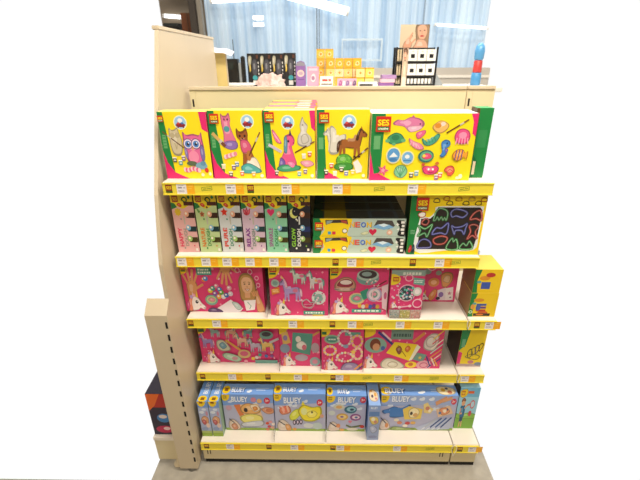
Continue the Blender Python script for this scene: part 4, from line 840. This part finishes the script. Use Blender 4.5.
# dark corner at the back left
bx('wall_back_left', CONC, None, -1.545, -1.02, 2.98, 3.04, 0.0, 2.15)['kind'] = 'structure'
t = bx('trim_5', DARKWOOD, None, -1.105, -1.052, 2.42, 2.50, 0.0, 2.12, 0.003); t['kind'] = 'structure'
t = bx('trim_6', mat('mid_post', '8a8276', 0.6), None, -1.048, -1.012, 2.44, 2.50, 0.0, 2.12, 0.003); t['kind'] = 'structure'
bm = bmesh.new(); add_box(bm, -1.44, -1.07, 2.6, 2.97, 2.035, 2.06)
for k in range(4): add_box(bm, -1.43+k*0.10, -1.38+k*0.10, 2.56, 2.5995, 2.036, 2.058)
tag(obj('trim_7', bm, mat('dark_ceiling', '4d463e', 0.8)), kind='structure')
cab = thing('storage_cabinet', 'dark cabinet top seen above the tall left shelving end', 'cabinet', (-1.34, 2.66, 0))
bx('body', DARKWOOD, cab, -0.06, 0.21, -0.14, 0.14, 0, 1.70, 0.003); bx('lid', mat('cabinet_top', '5c5650', 0.6), cab, -0.065, 0.215, -0.145, 0.145, 1.7002, 1.715)
cr = thing('cardboard_carton', 'brown cardboard carton standing on the dark cabinet at back left', 'box', (-1.165, 2.60, 1.7154))
bx('carton', BROWN, cr, -0.055, 0.045, -0.05, 0.06, 0, 0.155, 0.002); bx('tape', mat('brown_tape', '54301a', 0.4), cr, -0.008, 0.006, -0.051, -0.0502, 0.0, 0.155)
d = thing('black_case', 'flat black case lying on the dark cabinet at back left', 'case', (-1.335, 2.66, 1.7154))
bx('body', BLACK, d, -0.06, 0.075, -0.07, 0.08, 0, 0.06, 0.006); bx('lid', mat('case_lid', '2c302f', 0.4), d, -0.06, 0.075, -0.07, 0.08, 0.0605, 0.085, 0.006)
def lamp(name, label, pts, r, ymount=2.53, grp=None):
    t = thing(name, label, 'lamp', pts[0], grp)
    o = Vector(pts[0]); p, q = Vector(pts[0])-o, Vector(pts[1])-o; dd = (q-p).normalized()*0.02
    bm = bmesh.new(); add_cyl(bm, p+dd, q-dd, r, r, 14); obj('tube', bm, LAMP, t, False)
    for g, e_ in ((p, p+dd*0.98), (q, q-dd*0.98)):
        bm = bmesh.new(); add_cyl(bm, g, e_, r*1.05, r*1.05, 14); obj('end_cap', bm, WHITE, t)
        if ymount: bx('mount', WHITE, t, e_.x-0.006, e_.x+0.006, r*0.9, ymount-pts[0][1], e_.z-0.006, e_.z+0.006)  # mounts only hold the added window tubes
lamp('lamp_or_glare_tube', 'bright tube lamp before the dark wall at back left', ((-1.52, 2.9642, 1.89), (-1.25, 2.9642, 1.87)), 0.016, None)
lamp('lamp_or_glare_tube', 'long bright tube lamp slanting across the top of the blue window', ((-0.34, 2.40, 1.975), (0.17, 2.40, 1.855)), 0.030)  # this and the next two: added tubes for light reflected in the window
lamp('lamp_or_glare_tube', 'bright tube lamp at the top left corner of the blue window', ((-0.92, 2.40, 1.945), (-0.42, 2.40, 1.97)), 0.030)
lamp('lamp_or_glare_tube', 'thin bright tube lamp at the right side of the blue window', ((0.86, 2.42, 1.765), (1.29, 2.42, 1.735)), 0.010)
for z, nm in ((1.822, 'upper'), (1.775, 'lower')):
    t = thing('square_lamp', nm+' of two small square lamps glowing against the blue window', 'lamp', (-0.56, 2.46, z), 'small square window lamps')
    bx('diffuser', LAMP, t, -0.04, 0.04, -0.012, 0, -0.013, 0.013, 0.003); bx('frame', WHITE, t, -0.044, 0.044, 0.0005, 0.008, -0.016, 0.016)

# ------------------------------------------------------------------ display counter behind the bay and what stands on it
CT = 1.378
k = thing('display_counter', 'pale display counter behind the shelf bay, carrying cosmetics and boxes', 'counter', (0, 0, 0))
bx('body', COUNTER, k, -0.50, 0.64, 0.95, 1.28, 0.0, CT-0.0205); bx('counter_top', COUNTER, k, -0.56, 0.86, 0.92, 1.30, CT-0.02, CT, 0.002)
def on(x0, x1, y, d, z0, z1): return x0, x1, y, y+d, z0, z1
t = thing('display_tray', 'white tray with dark underside at the left end of the counter', 'tray', (-0.455, 1.00, CT+EPS))
bx('base', DARK, t, -0.085, 0.080, -0.035, 0.03, 0, 0.010); bx('rim', WHITE, t, -0.088, 0.083, -0.038, 0.033, 0.0102, 0.022, 0.002)
t = thing('radio', 'black boxy radio with a thin upright antenna', 'radio', (-0.485, 1.10, CT+EPS))
bx('body', BLACK, t, -0.052, 0.020, -0.02, 0.03, 0, 0.135, 0.004); bx('side_grip', GREY, t, 0.0205, 0.034, -0.018, 0.02, 0.01, 0.118, 0.004); bx('battery', BLACK, t, 0.0345, 0.052, -0.02, 0.02, 0, 0.148, 0.005)
bm = bmesh.new(); add_cyl(bm, (-0.004, 0.004, 0.1345), (-0.002, 0.004, 0.225), 0.0022, 0.0016, 8); obj('antenna', bm, BLACK, t)
bx('screen', mat('dark_screen', '2c3436', 0.2), t, -0.044, -0.006, -0.0212, -0.0202, 0.085, 0.118)
xs = [-0.425, -0.3605, -0.296, -0.2315]; pos = ['leftmost', 'second from left', 'third from left', 'rightmost']
for i, x in enumerate(xs):
    a = Art((0, 0, 64, 160)); a.r(0, 0, 64, 160, '15151a').b([(6, 20), (14, 10), (24, 18), (20, 50), (10, 70), (5, 50)], 'b9b49c').b([(10, 60), (16, 50), (18, 80), (10, 90)], 'd8b84a').b([(26, 40), (40, 26), (52, 40), (52, 90), (40, 112), (26, 96)], '4a4a52').e(38, 118, 14, 12, '3aa0a8').r(26, 132, 50, 154, 'dcdcd8').r(48, 8, 60, 24, '5a3020')
    for q in range(6): a.r(57, 40+q*18, 62, 50+q*18, 'd8d8d4')
    if i in (1, 2): a.r(0, 100, 64, 160, '1c1c22').e(40, 120, 16, 10, '2c7c86')
    kit('cosmetics_box', 'black cosmetics box with teal mark, %s of the four on the counter' % pos[i], 'box', x, x+0.0625, 1.13, CT, 0.160+0.002*(i == 3), 0.05, a, '15151a', None, '202026', None, 'black cosmetics boxes')
bm = bmesh.new()
bmesh.ops.create_icosphere(bm, subdivisions=4, radius=1)
rr = random.Random(3)
from mathutils import noise
for v_ in bm.verts:
    n_ = v_.co.normalized(); f = 1+0.38*noise.noise(n_*3.1)+0.2*noise.noise(n_*7)
    v_.co = Vector((n_.x*0.068*f, n_.y*0.030*f, max(0.0, 0.006+n_.z*0.056*f)))
o = obj('paper_tissue', bm, TISSUE); o.location = (-0.292, 1.04, CT+EPS); tag(o, 'crumpled pale pink tissue paper in front of the black cosmetics boxes', 'paper')
t = thing('perfume_box', 'purple box with rounded grey top on the counter', 'box', (-0.139, 1.10, CT+EPS))
bm = bmesh.new(); prism(bm, [(-0.025, 0), (0.025, 0), (0.025, 0.10), (0.018, 0.118), (0.0, 0.124), (-0.018, 0.118), (-0.025, 0.10)], 'y', -0.018, 0.018); obj('body', bm, mat('purple_card', '8a62a4', 0.5), t)
a = Art((0, 0, 50, 124)); a.e(25, 60, 19, 17, 'd8c2b8').e(25, 60, 12, 9, 'b79cb0').p([(2, 24), (48, 24), (46, 12), (25, 3), (4, 12)], '8d8a96').r(8, 88, 42, 92, '6a4488'); a.build('front_print', t, (-0.025, -0.018, 0), (1, 0, 0), (0, 0, 1), 0.05, 0.124)
a = Art((0, 0, 60, 90)); a.r(0, 0, 60, 90, 'e0a0ba').b([(14, 60), (22, 34), (40, 30), (46, 56), (32, 74)], 'ead0d8').e(30, 52, 9, 10, 'a87a98').r(8, 8, 52, 18, 'f0c8d8')
kit('perfume_box', 'square pink box beside the purple box on the counter', 'box', -0.105, -0.044, 1.09, CT, 0.096, 0.04, a, 'e0a0ba', None, 'eac0d0')
# little yellow boxes in stacks
S = 0.0455
def cube(label, x, y, z, tone):
    a = Art((0, 0, 50, 50)); a.r(0, 0, 50, 50, tone).r(0, 0, 50, 8, 'd8a628').b([(12, 36), (18, 18), (34, 16), (40, 34), (26, 42)], 'f6e2a0').e(26, 28, 7, 7, 'e8923a')
    kit('soap_box', label, 'box', x, x+S-0.001, y, z, S-0.0005, S-0.001, a, tone, '6a7a3a' if tone == 'd8c24a' else 'd89a28', 'e8c45a', None, 'little yellow boxes stacked on the counter')
lv = ['bottom', 'second', 'third', 'top']
for ci, x in enumerate((-0.058, -0.0115)):
    for q in range(4): cube('yellow box, %s level of the %s column in the tall back stack' % (lv[q], ('left', 'right')[ci]), x, 1.185, CT+q*S, ('e8c84a', 'f0cc3a', 'e6b83a', 'd8c24a')[q])
for ci, x in enumerate((-0.004, 0.0428, 0.0896, 0.1364)):
    for q in range(3): cube('yellow box, %s row and %s column of the wide middle stack' % (('bottom', 'middle', 'top')[q], ('first', 'second', 'third', 'fourth')[ci]), x, 1.125, CT+q*S, ('f0b82e', 'f2d27a', 'efb02c', 'f4dcae')[(q+ci*2) % 4])
for ci, x in enumerate((0.150, 0.198)):
    for q in range(2): cube('pale yellow box, %s row %s side of the low right stack' % (('bottom', 'top')[q], ('left', 'right')[ci]), x, 1.065, CT+q*S, ('f2d860', 'f5e09a')[(q+ci) % 2])
a = Art((0, 0, 70, 50)); a.r(0, 0, 70, 50, 'efe9df').r(12, 14, 40, 24, 'c8423a').r(44, 14, 58, 24, 'd86a5e').r(6, 34, 64, 40, '6a655e')
t = thing('price_sign', 'small white sign with red lettering before the yellow boxes', 'sign', (-0.037, 1.03, CT+EPS)); bx('card', WHITE, t, 0, 0.068, 0, 0.004, 0, 0.052); a.build('lettering', t, (0, 0, 0), (1, 0, 0), (0, 0, 1), 0.068, 0.052); bx('foot', BLACK, t, 0.01, 0.058, 0.0045, 0.03, 0, 0.004)
a = Art((0, 0, 110, 45)); a.r(0, 0, 110, 45, 'd8a6c0')
for q in range(5): a.b([(8+q*20, 36), (12+q*20, 14), (24+q*20, 10), (28+q*20, 34)], ['a8588c', 'ecd6de', '8c6a9c', 'e8b8c8', '6a4a70'][q])
kit('gift_box', 'low pink and purple patterned box in front of the yellow boxes', 'box', 0.052, 0.150, 1.01, CT, 0.040, 0.03, a, 'd8a6c0')
t = thing('sign_holder', 'low white holder strip below the low right stack of yellow boxes', 'sign', (0.160, 1.015, CT+EPS)); bx('strip', WHITE, t, 0, 0.096, 0, 0.02, 0, 0.024, 0.001); bx('slot', DARK, t, 0.006, 0.074, -0.0012, -0.0002, 0.004, 0.014)
for q, (c, nm) in enumerate((('8a5a9a', 'bottom purple'), ('e0b8c4', 'middle pale pink'), ('a884b4', 'top lilac'))):
    t = thing('book', nm+' book in the small pile beside the black display rack', 'book', (0.272+0.006*q, 1.06, CT+EPS+q*0.0185), 'pile of small books')
    bx('cover', mat('book_'+nm.split()[-1], c, 0.5), t, 0, 0.076, 0, 0.06, 0, 0.018, 0.001); bx('pages', PAPER, t, 0.002, 0.0765, 0.002, 0.0605, 0.004, 0.0145)
# black display rack with cards and a portrait header
R = thing('display_rack', 'black counter rack of white cards under a woman portrait header', 'rack', (0.352, 1.08, CT+EPS))
for x in (0.0, 0.208):
    for y in (0, 0.075): bx('post', BLACK, R, x, x+0.008, y, y+0.008, 0, 0.185)
for z in (0.0, 0.042, 0.110):
    bx('rack_shelf', BLACK, R, 0.0085, 0.2075, 0.001, 0.082, z, z+0.010)
bx('back', mat('rack_back', '2a2826', 0.5), R, 0.0085, 0.2075, 0.0825, 0.086, 0, 0.184)
hp = bx('header_card', mat('header_beige', 'd8c4a8', 0.5), R, 0.030, 0.180, 0.0865, 0.0905, 0.10, 0.292)
a = Art((76, 45, 214, 165)); a.r(76, 45, 214, 165, 'd6c3a6').b([(150, 46), (212, 42), (216, 110), (210, 165), (160, 165), (152, 110)], '9a7a5e').bp([(158, 60), (176, 46), (198, 56), (202, 90), (184, 118), (164, 100)], 'dca88c').e(170, 74, 4, 2.5, '4a3428').e(190, 72, 4, 2.5, '4a3428').e(180, 98, 10, 4, 'b83a3c').l([(180, 74), (178, 88), (183, 89)], 2, 'b98468').b([(160, 112), (196, 116), (212, 140), (212, 165), (140, 165), (150, 134)], 'dca88c')
a.b([(92, 165), (96, 130), (118, 104), (130, 92), (136, 98), (126, 120), (136, 134), (124, 165)], 'd69c7e').l([(120, 110), (134, 84)], 7, 'd69c7e').l([(134, 130), (150, 112)], 7, 'd69c7e').l([(104, 120), (122, 100)], 6, 'e0b094')
o = a.build('portrait', hp, (0.030, 0.0865, 0.172), (1, 0, 0), (0, 0, 1), 0.150, 0.120); o['label'] = 'printed portrait of a woman with raised hands'
bx('side_card', mat('side_strip', 'd6b8a0', 0.5), R, 0.036, 0.062, -0.004, -0.0008, 0.0, 0.180)
a = Art((0, 0, 30, 170)); a.r(0, 0, 30, 170, 'd8bca4').b([(4, 2), (22, 0), (28, 20), (20, 30), (6, 26)], '6a4430').b([(6, 20), (20, 18), (22, 48), (10, 54)], 'dca88c').e(14, 42, 5, 2, 'b83a3c').b([(6, 60), (24, 60), (22, 150), (8, 150)], 'dcc0a4').r(4, 128, 26, 168, 'cfd2c2')
a.build('portrait', R, (0.036, -0.004, 0), (1, 0, 0), (0, 0, 1), 0.026, 0.180)
for q in range(2):
    for c in range(3):
        t = thing('gift_card', 'white card with black square, %s row %s in the black rack' % (('lower', 'upper')[q], ('left', 'middle', 'right')[c]), 'card', (0.352+0.066+0.0475*c, 1.082, CT+EPS+(0.0525, 0.1205)[q]), 'cards in the black rack')
        bx('card', WHITE, t, 0, 0.044, 0.0, 0.012, 0, 0.054); bx('square', BLACK, t, 0.012, 0.032, -0.0012, -0.0002, 0.014, 0.032); bx('tab', BEIGE, t, 0.018, 0.026, -0.0010, -0.0002, 0.043, 0.047)
for q, z in enumerate((0.0105, 0.0525, 0.1205)):
    t = thing('lotion_tube', ('bottom', 'middle', 'top')[q]+' beige tube pair at the left of the black rack', 'tube', (0.352+0.022, 1.10, CT+EPS+z), 'beige tubes in the black rack')
    bm = bmesh.new(); h = (0.028, 0.05, 0.05)[q]
    lathe(bm, [(0.006, 0), (0.0062, h*0.3), (0.0055, h*0.32), (0.0045, h)], -0.0065, 0); lathe(bm, [(0.006, 0), (0.0062, h*0.3), (0.0055, h*0.32), (0.0045, h)], 0.0065, 0)
    obj('tube', bm, BEIGE, t, False); bm = bmesh.new(); add_box(bm, -0.011, -0.002, -0.001, 0.001, h, h+0.004); add_box(bm, 0.002, 0.011, -0.001, 0.001, h, h+0.004); obj('crimp', bm, BEIGE, t)
for c in range(7):
    t = bx('lipstick', WHITE, None, 0, 0.012, 0, 0.012, 0, 0.026, 0.001); t.location = (0.352+0.070+c*0.0185, 1.085, CT+EPS+0.0105)
    tag(t, 'small white stick on the lowest tier of the black rack', 'lipstick', 'white sticks on the lowest tier of the black rack')
t = thing('display_wedge', 'grey wedge behind the right of the black rack', 'stand', (0.574, 1.12, CT+EPS))
bm = bmesh.new(); prism(bm, [(0, 0), (0.05, 0), (0.004, 0.062), (0, 0.062)], 'y', 0, 0.05); obj('wedge', bm, GREY, t)
t = thing('bottle', 'blue bottle with a red band at the right edge of the counter', 'bottle', (0.778, 1.08, CT+EPS))
bm = bmesh.new(); lathe(bm, [(0.022, 0), (0.025, 0.006), (0.025, 0.060), (0.022, 0.064)], 0, 0); obj('base', bm, mat('bottle_blue', '4a8fc4', 0.3), t, True)
bm = bmesh.new(); lathe(bm, [(0.021, 0.0642), (0.022, 0.07), (0.021, 0.118), (0.018, 0.122)], 0, 0); obj('band', bm, mat('bottle_red', 'c8403c', 0.4), t, True)
bm = bmesh.new(); lathe(bm, [(0.018, 0.1222), (0.023, 0.130), (0.025, 0.165), (0.021, 0.188), (0.010, 0.200), (0.006, 0.203)], 0, 0); obj('cap', bm, mat('bottle_cap', '5a9ed2', 0.3), t, True)
# yellowish board with a curled sheet beyond the tall left unit
t = thing('display_board', 'narrow yellow cream board standing past the left shelving end', 'board', (-0.515, 0.90, 0))
bx('board', YPANEL, t, -0.035, 0.030, 0, 0.012, 0.0, 1.549, 0.001); bx('foot', YPANEL, t, -0.035, 0.030, -0.06, 0.07, 0.0, 0.02) if False else bx('edge_strip', CREAMW, t, 0.0302, 0.034, 0, 0.012, 0.0, 1.545)
bm = bmesh.new(); rows = []
for i in range(13):
    s_ = i/12; x = -0.050+0.105*s_; z = 1.5475+0.022*(1-s_)**2*0.9+(0.010*(s_-0.6)**2)
    z = 1.5340+0.020*max(0, 0.45-s_)**1.5-0.040*max(0, s_-0.66)
    rows.append([bm.verts.new((x, y, z+dz)) for y, dz in ((0.85, 0.002), (0.93, 0.022))]+[bm.verts.new((x, y, z+dz+0.0012)) for y, dz in ((0.93, 0.022), (0.85, 0.002))])
for p, q in zip(rows, rows[1:]):
    for j in range(4): bm.faces.new((p[j], p[(j+1) % 4], q[(j+1) % 4], q[j]))
bm.faces.new(rows[0]); bm.faces.new(rows[-1][::-1]); bmesh.ops.recalc_face_normals(bm, faces=bm.faces[:])
o = obj('paper_sheet', bm, PAPER, None, True); o.location = (-0.500, 0, 0); tag(o, 'curled white paper sheet lying on top of the yellow cream board', 'paper')

# ------------------------------------------------------------------ light, world, camera
wd = bpy.data.worlds.new('World'); bpy.context.scene.world = wd; wd.use_nodes = True
wd.node_tree.nodes['Background'].inputs[0].default_value = (1.0, 0.995, 0.985, 1)
wd.node_tree.nodes['Background'].inputs[1].default_value = 1.02
def area(name, loc, tgt, sx, sy, e, c):
    L = bpy.data.lights.new(name, 'AREA'); L.shape = 'RECTANGLE'; L.size = sx; L.size_y = sy; L.energy = e; L.color = c
    o = bpy.data.objects.new(name, L); C.objects.link(o); o.location = loc
    o.rotation_euler = (Vector(tgt)-Vector(loc)).to_track_quat('-Z', 'Y').to_euler(); return o
W_ = (1, 0.94, 0.84)
area('ceiling_light', (0.55, -0.50, 2.85), (0.45, 0.1, 1.0), 1.6, 0.35, 60, W_)
area('ceiling_light', (-0.3, -1.9, 2.85), (0.0, 0.0, 0.4), 1.6, 0.35, 34, W_)
area('ceiling_light', (0.3, 1.2, 2.85), (0.3, 1.1, 1.2), 1.8, 0.35, 34, (1, 0.95, 0.88))

cam = bpy.data.cameras.new('Camera'); co = bpy.data.objects.new('Camera', cam); C.objects.link(co)
pi_, ya, ro, f = 0.43276, -0.01863, -0.00478, 385.97
fw = Vector((math.sin(ya)*math.cos(pi_), math.cos(ya)*math.cos(pi_), -math.sin(pi_)))
rt = Vector((math.cos(ya), -math.sin(ya), 0)); up = rt.cross(fw)
r2 = rt*math.cos(ro)+up*math.sin(ro); u2 = -rt*math.sin(ro)+up*math.cos(ro)
M = Matrix((r2, u2, -fw)).transposed().to_4x4(); M.translation = Vector((-0.0008, -1.12253, 1.49763))
co.matrix_world = M
cam.sensor_fit = 'HORIZONTAL'; cam.sensor_width = 36; cam.lens = f/640*36; cam.clip_start = 0.02
cam.dof.use_dof = True; cam.dof.focus_distance = 1.35; cam.dof.aperture_fstop = 3.2
sc = bpy.context.scene; sc.camera = co
sc.view_settings.view_transform = 'Standard'; sc.view_settings.look = 'None'; sc.view_settings.exposure = 0; sc.view_settings.gamma = 1
sc.view_settings.use_curve_mapping = False
